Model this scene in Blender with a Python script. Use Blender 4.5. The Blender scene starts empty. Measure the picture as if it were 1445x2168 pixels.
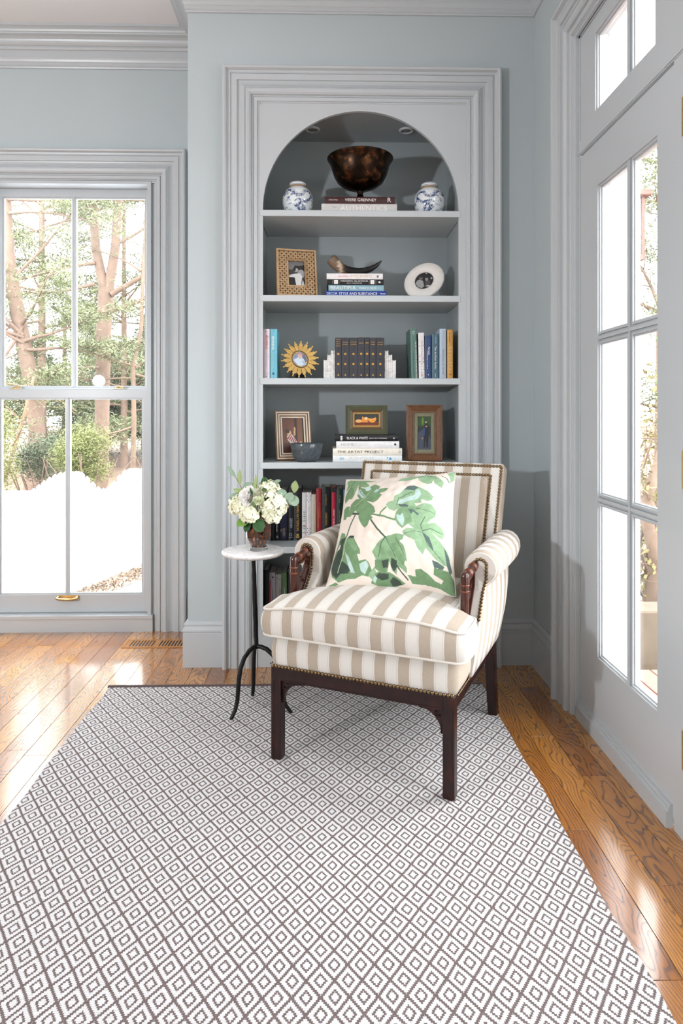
import bpy, math, random
import numpy as np
from mathutils import Vector, Matrix, noise as mnoise

random.seed(7)
scene = bpy.context.scene
COL = scene.collection

# ---------------------------------------------------------------- camera
cam_d = bpy.data.cameras.new('camera')
cam = bpy.data.objects.new('camera', cam_d)
COL.objects.link(cam)
cam.location = (0, 0, 1.155)
cam.rotation_euler = (math.pi / 2, 0, -math.atan(32 / 1445))
cam_d.sensor_fit = 'HORIZONTAL'
cam_d.sensor_width = 24
cam_d.lens = 24
cam_d.shift_y = -211 / 1445
cam_d.clip_start = 0.05
cam_d.clip_end = 200
scene.camera = cam

# ---------------------------------------------------------------- world, lights, exposure
world = bpy.data.worlds.new('world')
scene.world = world
world.use_nodes = True
bg = world.node_tree.nodes['Background']
bg.inputs['Color'].default_value = (0.95, 0.98, 1.0, 1)
bg.inputs['Strength'].default_value = 13.0

def light(name, kind, loc, energy, color=(1, 1, 1), rot=(0, 0, 0), **kw):
    d = bpy.data.lights.new(name, kind)
    d.energy = energy
    d.color = color
    for k, v in kw.items():
        setattr(d, k, v)
    o = bpy.data.objects.new(name, d)
    o.location = loc
    o.rotation_euler = rot
    COL.objects.link(o)
    return o

R = math.radians
# the lamp standing to the left of the camera (it mirrors in the window pane)
light('flash_lamp', 'POINT', (-2.5, -0.1, 1.50), 245, (0.93, 0.96, 1.0), shadow_soft_size=0.06)
# added fill: unseen area lights in front of the windowless left and rear walls
light('fill_light_left', 'AREA', (-4.38, 0.8, 1.6), 8, (1.0, 1.0, 0.97), (0, R(-90), 0), shape='RECTANGLE', size=2.0, size_y=2.6)
light('fill_light_rear', 'AREA', (-0.9, -2.88, 1.6), 9, (1.0, 1.0, 0.97), (R(90), 0, 0), shape='RECTANGLE', size=3.4, size_y=2.0)

vs = scene.view_settings
vs.view_transform = 'Standard'
vs.look = 'None'
vs.exposure = 0.0
vs.gamma = 1.0
vs.use_curve_mapping = False
scene.cycles.use_denoising = True
scene.cycles.max_bounces = 7
scene.cycles.diffuse_bounces = 4
scene.cycles.adaptive_threshold = 0.02
scene.cycles.transparent_max_bounces = 10
scene.cycles.sample_clamp_indirect = 6.0
scene.cycles.caustics_reflective = False
scene.cycles.caustics_refractive = False

# ---------------------------------------------------------------- mesh helpers
class MB:
    """Collects faces; build() links them as ONE mesh object."""
    def __init__(self):
        self.v, self.f, self.mi, self.sm = [], [], [], []

    def add(self, verts, faces, mi=0, smooth=False):
        b = len(self.v)
        self.v += [tuple(p) for p in verts]
        for f in faces:
            self.f.append(tuple(b + i for i in f))
            self.mi.append(mi)
            self.sm.append(smooth)
        return self

    def box(self, x0, x1, y0, y1, z0, z1, mi=0):
        v = [(x0, y0, z0), (x1, y0, z0), (x1, y1, z0), (x0, y1, z0), (x0, y0, z1), (x1, y0, z1), (x1, y1, z1), (x0, y1, z1)]
        return self.add(v, [(0, 3, 2, 1), (4, 5, 6, 7), (0, 1, 5, 4), (1, 2, 6, 5), (2, 3, 7, 6), (3, 0, 4, 7)], mi)

    def bbox(self, x0, x1, y0, y1, z0, z1, c, mi=0):
        """box with chamfered edges c"""
        vs, fs = [], []
        def oct_(z, inset):
            xa, xb, ya, yb = x0 + inset, x1 - inset, y0 + inset, y1 - inset
            k = c * 0.999
            return [(xa + k, ya, z), (xb - k, ya, z), (xb, ya + k, z), (xb, yb - k, z), (xb - k, yb, z), (xa + k, yb, z), (xa, yb - k, z), (xa, ya + k, z)]
        rings = [oct_(z0, c * .7), oct_(z0 + c, 0), oct_(z1 - c, 0), oct_(z1, c * .7)]
        for r in rings:
            vs += r
        fs.append(tuple(range(7, -1, -1)))
        for i in range(3):
            for j in range(8):
                a, b = i * 8 + j, i * 8 + (j + 1) % 8
                fs.append((a, b, b + 8, a + 8))
        fs.append(tuple(range(24, 32)))
        return self.add(vs, fs, mi)

    def rings(self, rings, mi=0, smooth=True, closed=True, cap0=True, cap1=True):
        n = len(rings[0])
        vs = [p for r in rings for p in r]
        fs = []
        for i in range(len(rings) - 1):
            for j in range(n if closed else n - 1):
                a, b = i * n + j, i * n + (j + 1) % n
                fs.append((a, b, b + n, a + n))
        self.add(vs, fs, mi, smooth)
        if cap0:
            self.add(rings[0], [tuple(range(n - 1, -1, -1))], mi, False)
        if cap1:
            self.add(rings[-1], [tuple(range(n))], mi, False)
        return self

    def tube(self, pts, radii, n=10, mi=0, smooth=True, cap=True, flat=1.0):
        pts = [Vector(p) for p in pts]
        if not hasattr(radii, '__len__'):
            radii = [radii] * len(pts)
        rings = []
        up = None
        for i, p in enumerate(pts):
            t = (pts[min(i + 1, len(pts) - 1)] - pts[max(i - 1, 0)]).normalized()
            if up is None:
                a = Vector((0, 0, 1)) if abs(t.z) < 0.9 else Vector((1, 0, 0))
                up = (a - t * a.dot(t)).normalized()
            else:
                up = (up - t * up.dot(t)).normalized()
            s = t.cross(up)
            r = radii[i]
            rings.append([p + (up * math.cos(2 * math.pi * k / n) * flat + s * math.sin(2 * math.pi * k / n)) * r for k in range(n)])
        return self.rings(rings, mi, smooth, True, cap, cap)

    def loop_tube(self, pts, r, n=6, mi=0):
        pts = [Vector(p) for p in pts]
        m = len(pts)
        vs, fs = [], []
        for i, p in enumerate(pts):
            t = (pts[(i + 1) % m] - pts[i - 1]).normalized()
            a = Vector((0, 0, 1)) if abs(t.z) < 0.95 else Vector((1, 0, 0))
            up = (a - t * a.dot(t)).normalized()
            s = t.cross(up)
            vs += [p + (up * math.cos(2 * math.pi * k / n) + s * math.sin(2 * math.pi * k / n)) * r for k in range(n)]
        for i in range(m):
            for k in range(n):
                a, b = i * n + k, i * n + (k + 1) % n
                c, d = ((i + 1) % m) * n + (k + 1) % n, ((i + 1) % m) * n + k
                fs.append((a, b, c, d))
        return self.add(vs, fs, mi, True)

    def lathe(self, prof, n=32, c=(0, 0, 0), mi=0, smooth=True, cap0=True, cap1=True):
        rings = [[(c[0] + r * math.cos(2 * math.pi * k / n), c[1] + r * math.sin(2 * math.pi * k / n), c[2] + z) for k in range(n)] for r, z in prof]
        return self.rings(rings, mi, smooth, True, cap0, cap1)

    def prism(self, poly, y0, y1, mi=0, smooth=False):
        """polygon in x-z, given anticlockwise seen from -y, between y0 (front) and y1"""
        n = len(poly)
        vs = [(x, y0, z) for x, z in poly] + [(x, y1, z) for x, z in poly]
        fs = [tuple(range(n)), tuple(range(2 * n - 1, n - 1, -1))]
        self.add(vs, fs, mi, False)
        self.add(vs, [(i, i + n, (i + 1) % n + n, (i + 1) % n) for i in range(n)], mi, smooth)
        return self

    def bar(self, a, b, w, d, n=Vector((0, 1, 0)), mi=0):
        """straight bar from a to b; d along n, w across"""
        a, b = Vector(a), Vector(b)
        t = (b - a).normalized()
        n = (n - t * n.dot(t)).normalized()
        s = t.cross(n)
        vs = []
        for p in (a, b):
            vs += [p - s * w / 2 - n * d / 2, p + s * w / 2 - n * d / 2, p + s * w / 2 + n * d / 2, p - s * w / 2 + n * d / 2]
        return self.add(vs, [(0, 1, 2, 3), (7, 6, 5, 4), (0, 4, 5, 1), (1, 5, 6, 2), (2, 6, 7, 3), (3, 7, 4, 0)], mi)

    def mesh(self, name, mats):
        me = bpy.data.meshes.new(name)
        me.from_pydata(self.v, [], self.f)
        me.polygons.foreach_set('material_index', self.mi)
        me.polygons.foreach_set('use_smooth', self.sm)
        for m in (mats if isinstance(mats, (list, tuple)) else [mats]):
            me.materials.append(m)
        import bmesh
        bm = bmesh.new()
        bm.from_mesh(me)
        bmesh.ops.recalc_face_normals(bm, faces=bm.faces)
        bm.to_mesh(me)
        bm.free()
        me.update()
        return me

    def build(self, name, mats, parent=None, loc=None, rot=None):
        return link(name, self.mesh(name, mats), parent, loc, rot)


def link(name, data, parent=None, loc=None, rot=None):
    o = bpy.data.objects.new(name, data)
    COL.objects.link(o)
    if parent is not None:
        o.parent = parent
    if loc is not None:
        o.location = loc
    if rot is not None:
        o.rotation_euler = rot
    return o


def tag(o, label=None, cat=None, group=None, kind=None):
    if label: o['label'] = label
    if cat: o['category'] = cat
    if group: o['group'] = group
    if kind: o['kind'] = kind
    return o


def thing(name, label, cat, loc=(0, 0, 0), rot=(0, 0, 0), group=None):
    o = bpy.data.objects.new(name, None)
    o.empty_display_size = 0.05
    COL.objects.link(o)
    o.location = loc
    o.rotation_euler = rot
    return tag(o, label, cat, group)


def struct(o, label=None):
    o['kind'] = 'structure'
    if label: o['label'] = label
    return o


def smoothstep(a, b, x):
    t = min(1, max(0, (x - a) / (b - a)))
    return t * t * (3 - 2 * t)

# ---------------------------------------------------------------- material helpers
def srgb(r, g, b):
    def f(c):
        c /= 255
        return c / 12.92 if c <= 0.04045 else ((c + 0.055) / 1.055) ** 2.4
    return (f(r), f(g), f(b), 1)

class NT:
    def __init__(self, name):
        self.m = bpy.data.materials.new(name)
        self.m.use_nodes = True
        self.t = self.m.node_tree
        self.b = self.t.nodes['Principled BSDF']
        self.out = self.t.nodes['Material Output']

    def n(self, kind, **kw):
        nd = self.t.nodes.new(kind)
        for k, v in kw.items():
            setattr(nd, k, v)
        return nd

    def put(self, sock, val):
        if hasattr(val, 'links') or isinstance(val, bpy.types.NodeSocket):
            self.t.links.new(val, sock)
        else:
            sock.default_value = val

    def math(self, op, a, b=None, c=None, clamp=False):
        nd = self.n('ShaderNodeMath', operation=op, use_clamp=clamp)
        self.put(nd.inputs[0], a)
        if b is not None: self.put(nd.inputs[1], b)
        if c is not None: self.put(nd.inputs[2], c)
        return nd.outputs[0]

    def mix(self, fac, a, b, blend='MIX'):
        nd = self.n('ShaderNodeMix', data_type='RGBA', blend_type=blend)
        self.put(nd.inputs[0], fac)
        self.put(nd.inputs[6], a)
        self.put(nd.inputs[7], b)
        return nd.outputs[2]

    def ramp(self, fac, stops, interp='LINEAR'):
        nd = self.n('ShaderNodeValToRGB')
        cr = nd.color_ramp
        cr.interpolation = interp
        while len(cr.elements) > len(stops):
            cr.elements.remove(cr.elements[-1])
        while len(cr.elements) < len(stops):
            cr.elements.new(0.5)
        for e, (p, c) in zip(cr.elements, stops):
            e.position = p
            e.color = c if hasattr(c, '__len__') else (c, c, c, 1)
        self.put(nd.inputs[0], fac)
        return nd.outputs[0]

    def noise(self, vec, scale, detail=3, rough=0.5, dist=0.0, out=0):
        nd = self.n('ShaderNodeTexNoise')
        if vec is not None: self.put(nd.inputs['Vector'], vec)
        nd.inputs['Scale'].default_value = scale
        nd.inputs['Detail'].default_value = detail
        nd.inputs['Roughness'].default_value = rough
        nd.inputs['Distortion'].default_value = dist
        return nd.outputs[out]

    def obj(self):
        return self.n('ShaderNodeTexCoord').outputs['Object']

    def sep(self, v):
        nd = self.n('ShaderNodeSeparateXYZ')
        self.put(nd.inputs[0], v)
        return nd.outputs

    def comb(self, x, y, z):
        nd = self.n('ShaderNodeCombineXYZ')
        for s, v in zip(nd.inputs, (x, y, z)):
            self.put(s, v)
        return nd.outputs[0]

    def bump(self, h, strength=0.3, dist=0.001):
        nd = self.n('ShaderNodeBump')
        nd.inputs['Strength'].default_value = strength
        nd.inputs['Distance'].default_value = dist
        self.put(nd.inputs['Height'], h)
        self.put(self.b.inputs['Normal'], nd.outputs[0])

    def set(self, **kw):
        for k, v in kw.items():
            self.put(self.b.inputs[k.replace('_', ' ')], v)
        return self


def plain(name, col, rough=0.5, metal=0.0, var=0.0, vscale=40, spec=0.5, bump=0.0, bscale=200):
    t = NT(name)
    t.set(Roughness=rough, Metallic=metal)
    t.b.inputs['Specular IOR Level'].default_value = spec
    if var:
        v = t.obj()
        f = t.noise(v, vscale, 4)
        a = tuple(min(1, c * (1 - var)) for c in col[:3]) + (1,)
        b = tuple(min(1, c * (1 + var)) for c in col[:3]) + (1,)
        t.set(Base_Color=t.mix(f, a, b))
    else:
        t.set(Base_Color=col)
    if bump:
        t.bump(t.noise(t.obj(), bscale, 3), bump, 0.002)
    return t.m

WALL = plain('wall_paint', srgb(180, 190, 193), 0.55, var=0.02, vscale=3, bump=0.05, bscale=260)
TRIM = plain('trim_paint', srgb(186, 191, 194), 0.33, var=0.015, vscale=4)
CEIL = plain('ceiling_paint', srgb(232, 231, 231), 0.7)
SHELF = plain('shelf_paint', srgb(190, 196, 199), 0.3, var=0.015, vscale=4)
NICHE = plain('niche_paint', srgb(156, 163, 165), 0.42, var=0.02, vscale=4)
BRASS = plain('brass', srgb(196, 164, 112), 0.3, 1.0, var=0.1, vscale=60)
NAILM = plain('antique_brass_nail', srgb(124, 102, 74), 0.38, 1.0, var=0.25, vscale=150)
BLACKM = plain('black_matte', srgb(18, 18, 19), 0.6)
IRON = plain('black_iron', srgb(26, 24, 23), 0.42, 0.6, var=0.3, vscale=90, bump=0.9, bscale=120)

def mk_glass():
    t = NT('window_glass')
    tr = t.n('ShaderNodeBsdfTransparent')
    gl = t.n('ShaderNodeBsdfGlossy')
    gl.inputs['Roughness'].default_value = 0.01
    geo = t.n('ShaderNodeNewGeometry')
    dt = t.n('ShaderNodeVectorMath', operation='DOT_PRODUCT')
    t.t.links.new(geo.outputs['Incoming'], dt.inputs[0])
    t.t.links.new(geo.outputs['Normal'], dt.inputs[1])
    g = t.math('SUBTRACT', 1.0, t.math('ABSOLUTE', dt.outputs['Value']))
    fr = t.math('MULTIPLY_ADD', t.math('POWER', g, 5.0), 0.96, 0.04)   # Fresnel reflectance of glass
    mx = t.n('ShaderNodeMixShader')
    t.t.links.new(fr, mx.inputs[0])
    t.t.links.new(tr.outputs[0], mx.inputs[1])
    t.t.links.new(gl.outputs[0], mx.inputs[2])
    t.t.links.new(mx.outputs[0], t.out.inputs['Surface'])
    return t.m
GLASS = mk_glass()

def mk_oak():
    t = NT('oak_boards')
    x, y, z = t.sep(t.obj())
    rnd = t.n('ShaderNodeObjectInfo').outputs['Random']
    r2 = t.math('FRACT', t.math('MULTIPLY', rnd, 37.7))
    r3 = t.math('FRACT', t.math('MULTIPLY', rnd, 91.3))
    off = t.math('MULTIPLY', rnd, 53.0)
    low = t.noise(t.comb(t.math('ADD', t.math('MULTIPLY', x, 9), off), t.math('MULTIPLY', y, 2.6), off), 1.0, 2)
    mid = t.noise(t.comb(t.math('MULTIPLY', x, 55), t.math('ADD', t.math('MULTIPLY', y, 16), off), off), 1.0, 3)
    u = t.math('ADD', x, t.math('MULTIPLY', t.math('SUBTRACT', r2, 0.5), 0.075))
    c = t.math('ADD', t.math('MULTIPLY', y, t.math('MULTIPLY_ADD', r3, 0.13, -0.065)), t.math('MULTIPLY_ADD', low, 0.17, -0.045))
    rad = t.math('SQRT', t.math('ADD', t.math('MULTIPLY', u, u), t.math('MULTIPLY', c, c)))
    ph = t.math('ADD', t.math('MULTIPLY', rad, 120.0), t.math('MULTIPLY', mid, 0.8))
    ring = t.math('FRACT', ph)
    pore = t.noise(t.comb(t.math('MULTIPLY', x, 520), t.math('ADD', t.math('MULTIPLY', y, 22), off), off), 1.0, 2)
    late = t.ramp(ring, [(0.0, 1.0), (0.1, 0.75), (0.28, 0.12), (0.6, 0.0), (0.93, 0.1), (1.0, 1.0)])
    late = t.math('MULTIPLY', late, t.ramp(pore, [(0.3, 0.45), (0.6, 1.0)]))
    base = t.mix(rnd, srgb(150, 90, 30), srgb(206, 142, 60))
    base = t.mix(t.math('MULTIPLY', mid, 0.35), base, srgb(128, 70, 22))
    col = t.mix(t.math('MULTIPLY', late, 0.92), base, srgb(44, 20, 7))
    col = t.mix(t.ramp(pore, [(0.52, 0.0), (0.75, 0.3)]), col, srgb(70, 36, 14))
    t.set(Base_Color=col, Roughness=t.math('MULTIPLY_ADD', late, 0.1, 0.2))
    t.b.inputs['Coat Weight'].default_value = 1.0
    t.b.inputs['Coat Roughness'].default_value = 0.11
    t.bump(t.math('SUBTRACT', 1.0, late), 0.12, 0.0006)
    return t.m
OAK = mk_oak()

def mk_rug():
    t = NT('woven_rug')
    x, y, z = t.sep(t.obj())
    nz = t.noise(t.obj(), 6, 2)
    th = 0.0046
    x = t.math('ADD', x, t.math('MULTIPLY', t.math('SUBTRACT', nz, 0.5), 0.01))
    wob = t.noise(t.obj(), 90, 2)
    ys = t.math('MULTIPLY', t.math('FLOOR', t.math('DIVIDE', y, th)), th)
    xs = t.math('ADD', x, t.math('MULTIPLY', t.math('SUBTRACT', wob, 0.5), 0.0035))
    a, b = 0.0284, 0.039
    def cell(v, h, sh):
        q = t.math('DIVIDE', v, 2 * h)
        q = t.math('ADD', q, sh)
        q = t.math('FRACT', q)
        return t.math('ABSOLUTE', t.math('MULTIPLY_ADD', q, 2.0, -1.0))
    m1 = t.math('ADD', cell(xs, a, 0.0), cell(ys, b, 0.0))
    m2 = t.math('SUBTRACT', 2.0, m1)
    m = t.math('MINIMUM', m1, m2)
    dark = t.ramp(m, [(0.0, 0.0), (0.29, 0.0), (0.33, 1.0), (0.48, 1.0), (0.52, 0.0), (0.85, 0.0), (0.89, 1.0)])
    yarn = t.math('ABSOLUTE', t.math('SINE', t.math('MULTIPLY', y, math.pi / th)))
    twist = t.noise(t.comb(t.math('MULTIPLY', x, 260), t.math('MULTIPLY', y, 420), 0.0), 1.0, 2)
    fleck = t.noise(t.obj(), 420, 2)
    white = t.mix(fleck, srgb(198, 196, 196), srgb(222, 220, 221))
    brown = t.mix(fleck, srgb(86, 74, 72), srgb(130, 116, 114))
    col = t.mix(dark, white, brown)
    t.set(Base_Color=col, Roughness=0.95)
    t.b.inputs['Specular IOR Level'].default_value = 0.15
    hgt = t.math('ADD', t.math('MULTIPLY', yarn, 0.5), t.math('ADD', t.math('MULTIPLY', twist, 0.6), t.math('MULTIPLY', dark, -0.7)))
    t.bump(hgt, 0.9, 0.0022)
    return t.m
RUGM = mk_rug()
RUGEDGE = plain('rug_binding', srgb(92, 78, 76), 0.95, var=0.2, vscale=200, bump=0.8, bscale=300)

def mk_stripe(name, axis, period=0.0765, off=0.0, contrast=1.0):
    t = NT(name)
    s = t.sep(t.obj())[axis]
    wob = t.noise(t.obj(), 60, 2)
    s = t.math('ADD', s, t.math('MULTIPLY', t.math('SUBTRACT', wob, 0.5), 0.0012))
    q = t.math('FRACT', t.math('ADD', t.math('DIVIDE', s, period), 50 + off))
    f = t.ramp(q, [(0.0, 1.0), (0.455, 1.0), (0.465, 0.0), (0.505, 0.0), (0.51, 0.6), (0.522, 0.6), (0.527, 0.0), (0.925, 0.0), (0.93, 0.6), (0.942, 0.6), (0.947, 0.0), (0.99, 0.0), (1.0, 1.0)])
    v = t.obj()
    mp = t.n('ShaderNodeMapping')
    t.put(mp.inputs['Vector'], v)
    mp.inputs['Scale'].default_value = (900, 900, 160)
    weave = t.noise(mp.outputs[0], 1.0, 2)
    mp2 = t.n('ShaderNodeMapping')
    t.put(mp2.inputs['Vector'], v)
    mp2.inputs['Scale'].default_value = (130, 130, 1000)
    weave2 = t.noise(mp2.outputs[0], 1.0, 2)
    w = t.math('MULTIPLY', t.math('ADD', weave, weave2), 0.5)
    cream = t.mix(w, srgb(196, 191, 184), srgb(216, 212, 205))
    taupe = t.mix(w, srgb(150, 136, 120), srgb(184, 171, 156))
    t.set(Base_Color=t.mix(t.math('MULTIPLY', f, contrast), cream, taupe), Roughness=0.92)
    t.b.inputs['Specular IOR Level'].default_value = 0.2
    t.b.inputs['Sheen Weight'].default_value = 0.15
    t.bump(w, 0.35, 0.0012)
    return t.m
STRX = mk_stripe('striped_linen_seat', 0, off=0.18)
STRY = mk_stripe('striped_linen_arm', 1, period=0.0765, off=0.62, contrast=1.0)
STRYO = mk_stripe('striped_linen_side', 1, period=0.04, off=0.62, contrast=0.55)
LINEN = plain('cream_linen', srgb(204, 197, 188), 0.92, var=0.06, vscale=500, spec=0.2, bump=0.3, bscale=600)

def mk_mahog():
    t = NT('mahogany')
    v = t.obj()
    mp = t.n('ShaderNodeMapping')
    t.put(mp.inputs['Vector'], v)
    mp.inputs['Scale'].default_value = (60, 60, 7)
    g = t.noise(mp.outputs[0], 1.0, 4, 0.6, 0.4)
    wear = t.noise(v, 28, 4)
    c = t.mix(g, srgb(17, 7, 6), srgb(44, 16, 12))
    c = t.mix(t.math('MULTIPLY', t.ramp(wear, [(0.55, 0.0), (0.75, 1.0)]), 0.35), c, srgb(80, 34, 22))
    t.set(Base_Color=c, Roughness=0.3)
    t.b.inputs['Specular IOR Level'].default_value = 0.4
    return t.m
MAHOG = mk_mahog()
BAMBOO = plain('red_brown_turned_wood', srgb(60, 25, 16), 0.2, var=0.3, vscale=30, spec=0.6)
BAMBOOR = plain('worn_ring_edge', srgb(104, 50, 28), 0.24, var=0.3, vscale=60)

def mk_marble(name, base, vein, scale, amt=0.6, rough=0.25):
    t = NT(name)
    v = t.obj()
    d = t.noise(v, scale, 5, 0.6, 1.2)
    e = t.math('ABSOLUTE', t.math('SUBTRACT', d, 0.5))
    f = t.ramp(e, [(0.0, amt), (0.025, amt * .5), (0.07, 0.0)])
    cl = t.noise(v, scale * 0.6, 3)
    c = t.mix(t.math('MULTIPLY', cl, 0.12), base, vein)
    t.set(Base_Color=t.mix(f, c, vein), Roughness=rough)
    return t.m
MARBLE = mk_marble('white_marble', srgb(240, 238, 236), srgb(170, 165, 165), 14, 0.45, 0.3)
MARBLE2 = mk_marble('veined_marble', srgb(226, 225, 222), srgb(120, 116, 116), 24, 0.45, 0.3)
SLATE = mk_marble('blue_grey_stone', srgb(66, 74, 80), srgb(120, 128, 132), 20, 0.25, 0.16)
# ================================================================ ROOM SHELL
CZ = 3.15            # ceiling height
WB = 3.12            # face of the wall that holds the niche
WW = 3.645           # face of the window wall
WR = 0.955           # face of the right wall
BL = -0.63           # left side of the projecting niche wall
RL, RY = -4.5, -3.0  # left and rear walls

m = MB()
m.box(BL, -0.33, WB, WW + .15, 0, CZ); m.box(0.645, WR + .12, WB, WW + .15, 0, CZ); m.box(-0.33, 0.645, WB, WW + .15, 2.6, CZ)
struct(m.build('wall_back', WALL), 'pale blue painted wall around the arched niche')
m = MB()
m.box(RL, -1.795, WW, WW + .15, 0, CZ); m.box(-.925, BL + .01, WW, WW + .15, 0, CZ); m.box(-1.795, -.925, WW, WW + .15, 2.375, CZ); m.box(-1.795, -.925, WW, WW + .15, -0.02, 0.02)
struct(m.build('wall_window', WALL), 'pale blue recessed wall with the tall window')
m = MB()
m.box(WR, WR + .12, 2.575, WB + .1, 0, CZ); m.box(WR, WR + .12, RY, 0.3, 0, CZ); m.box(WR, WR + .12, 0.3, 2.575, 2.585, CZ)
struct(m.build('wall_right', WALL), 'pale blue wall beside the glazed door')
struct(MB().box(RL - .12, RL, RY - .12, WW + .15, 0, CZ).build('wall_left', WALL), 'pale blue wall out of view on the left')
struct(MB().box(RL, WR + .12, RY - .12, RY, 0, CZ).build('wall_rear', WALL), 'pale blue wall behind the camera')
struct(MB().box(RL - .12, WR + .12, RY - .12, WW + .15, CZ, CZ + .1).build('ceiling', CEIL), 'plain white ceiling')

# ---------------------------------------------------------------- floor of oak boards
floor = struct(MB().box(RL - .12, WR + .12, RY - .12, WW + .15, -0.06, -0.012).build('floor', plain('subfloor', srgb(50, 30, 16), .8)), 'glossy oak strip floor')
PWID = 0.083
rng = random.Random(11)
far = MB()
x = WR + 0.02
i = 0
mesh_cache = {}
while x > RL:
    x0, x1 = max(RL, x - PWID), x
    y = WW + 0.06 - rng.uniform(0, 0.2)
    y_end = WW + 0.06
    near_row = x0 > -2.3
    y1 = y_end
    first = True
    while y1 > RY:
        ln = rng.choice((0.5, 0.7, 0.9, 1.1, 1.3, 1.6))
        if first: ln *= rng.uniform(.4, 1); first = False
        y0 = max(RY, y1 - ln)
        g = 0.0006
        if near_row and y1 > 0.55:
            w, l = x1 - x0, y1 - y0
            mm = MB()
            c = 0.0005
            hx, hy = w / 2 - g, l / 2 - g
            mm.add([(-hx, -hy, -.012), (hx, -hy, -.012), (hx, hy, -.012), (-hx, hy, -.012), (-hx, -hy, -c), (hx, -hy, -c), (hx, hy, -c), (-hx, hy, -c),
                    (-hx + c, -hy + c, 0), (hx - c, -hy + c, 0), (hx - c, hy - c, 0), (-hx + c, hy - c, 0)],
                   [(0, 1, 5, 4), (1, 2, 6, 5), (2, 3, 7, 6), (3, 0, 4, 7), (4, 5, 9, 8), (5, 6, 10, 9), (6, 7, 11, 10), (7, 4, 8, 11), (8, 9, 10, 11)])
            mm.build('plank', OAK, floor, ((x0 + x1) / 2, (y0 + y1) / 2, 0))
        else:
            far.box(x0 + g, x1 - g, y0 + g, y1 - g, -.012, 0)
        y1 = y0
    x -= PWID
fo = far.build('plank_field', OAK, floor)
fo['kind'] = 'stuff'

# ---------------------------------------------------------------- mouldings
def sweep_plan(path, prof):
    """sweeps a (projection, z) profile along a plan path; the room lies on the right of the path"""
    pts = [Vector(p) for p in path]
    nrm = []
    segs = [(pts[i + 1] - pts[i]).normalized() for i in range(len(pts) - 1)]
    for i in range(len(pts)):
        ns = [Vector((s.y, -s.x)) for s in segs[max(0, i - 1):i + 1]]
        nrm.append(ns[0] if len(ns) == 1 else (ns[0] + ns[1]) / (1 + ns[0].dot(ns[1])))
    mb = MB()
    rings = [[(p.x + n.x * o, p.y + n.y * o, z) for o, z in prof] for p, n in zip(pts, nrm)]
    mb.rings(rings, 0, False, True, True, True)
    return mb

CROWN = [(-.01, 2.972), (.008, 2.972), (.011, 2.978), (.008, 2.984), (.012, 2.988), (.012, 3.0), (.016, 3.003), (.02, 3.012), (.022, 3.02), (.022, 3.058), (.03, 3.06),
         (.034, 3.066), (.034, 3.074), (.042, 3.076), (.05, 3.084), (.052, 3.092), (.056, 3.1), (.07, 3.108), (.088, 3.112), (.09, 3.118), (.096, 3.119), (.1, 3.128), (.112, 3.134), (.122, 3.136), (.122, CZ), (-.01, CZ)]
struct(sweep_plan([(RL, WW), (BL, WW)], CROWN).build('trim_1', TRIM), 'stepped crown moulding over the window')
struct(sweep_plan([(BL, WW), (BL, WB), (WR, WB), (WR, RY)], CROWN).build('trim_2', TRIM), 'crown moulding round the niche wall')
BASE = [(-.01, 0), (.019, 0), (.019, .152), (.017, .155), (.017, .158), (.021, .16), (.021, .168), (.014, .182), (.012, .184), (.012, .188), (.015, .19), (.014, .196), (.008, .203), (.004, .207), (-.01, .207)]
struct(sweep_plan([(-.735, WW), (BL, WW), (BL, WB), (-.468, WB)], BASE).build('baseboard_left', TRIM), 'tall pale baseboard left of the niche')
struct(sweep_plan([(.796, WB), (WR, WB), (WR, 2.752)], BASE).build('baseboard_right', TRIM), 'tall pale baseboard in the right corner')
struct(sweep_plan([(RL, WW), (-1.985, WW)], BASE).build('baseboard_window', TRIM), 'tall pale baseboard left of the window')

CASING = [(0, 0), (0, .040), (.003, .046), (.010, .050), (.017, .047), (.020, .040), (.0225, .033), (.030, .031), (.035, .033), (.036, .0325), (.0365, .029), (.039, .029), (.0395, .034),
          (.063, .034), (.065, .033), (.066, .024), (.072, .022), (.082, .024), (.093, .031), (.098, .036), (.1, .036), (.1005, .033), (.104, .0325), (.1045, .037), (.110, .038), (.120, .036),
          (.127, .030), (.129, .026), (.130, .020), (.136, .020), (.1365, .016), (.139, .016), (.1395, .023), (.154, .023), (.156, .021), (.157, .016), (.162, .0165), (.163, .012), (.171, .011), (.172, .008), (.172, 0)]

def casing(u0, u1, zt, plane, axis, prof=CASING, z0=0.0):
    """three-sided mitred casing on the plane y=plane (axis 'y') or x=plane (axis 'x')"""
    rings = []
    for uu, zz in ((u0, 0), (u0, 1), (u1, 2), (u1, 3)):
        r = []
        for o, p in prof:
            u = u0 + o if zz < 2 else u1 - o
            z = z0 if zz in (0, 3) else zt - o
            r.append((u, plane - p, z) if axis == 'y' else (plane - p, u, z))
        rings.append(r)
    return MB().rings(rings, 0, False, True, True, True)

struct(casing(-.468, .796, 2.722, WB, 'y').build('trim_3', TRIM), 'deep stepped casing framing the arched niche')
struct(casing(-1.982, -.738, 2.541, WW, 'y').build('trim_4', TRIM), 'deep stepped casing round the tall window')
m = MB()
rings = []
for k in range(4):
    r = []
    for o, p in CASING:
        u = (2.747 - o) if k < 2 else (0.13 + o)
        z = 0 if k in (0, 3) else 2.752 - o
        r.append((WR - p, u, z))
    rings.append(r)
m.rings(rings, 0, False, True, True, True)
struct(m.build('trim_5', TRIM), 'deep stepped casing round the glazed door')

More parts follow.
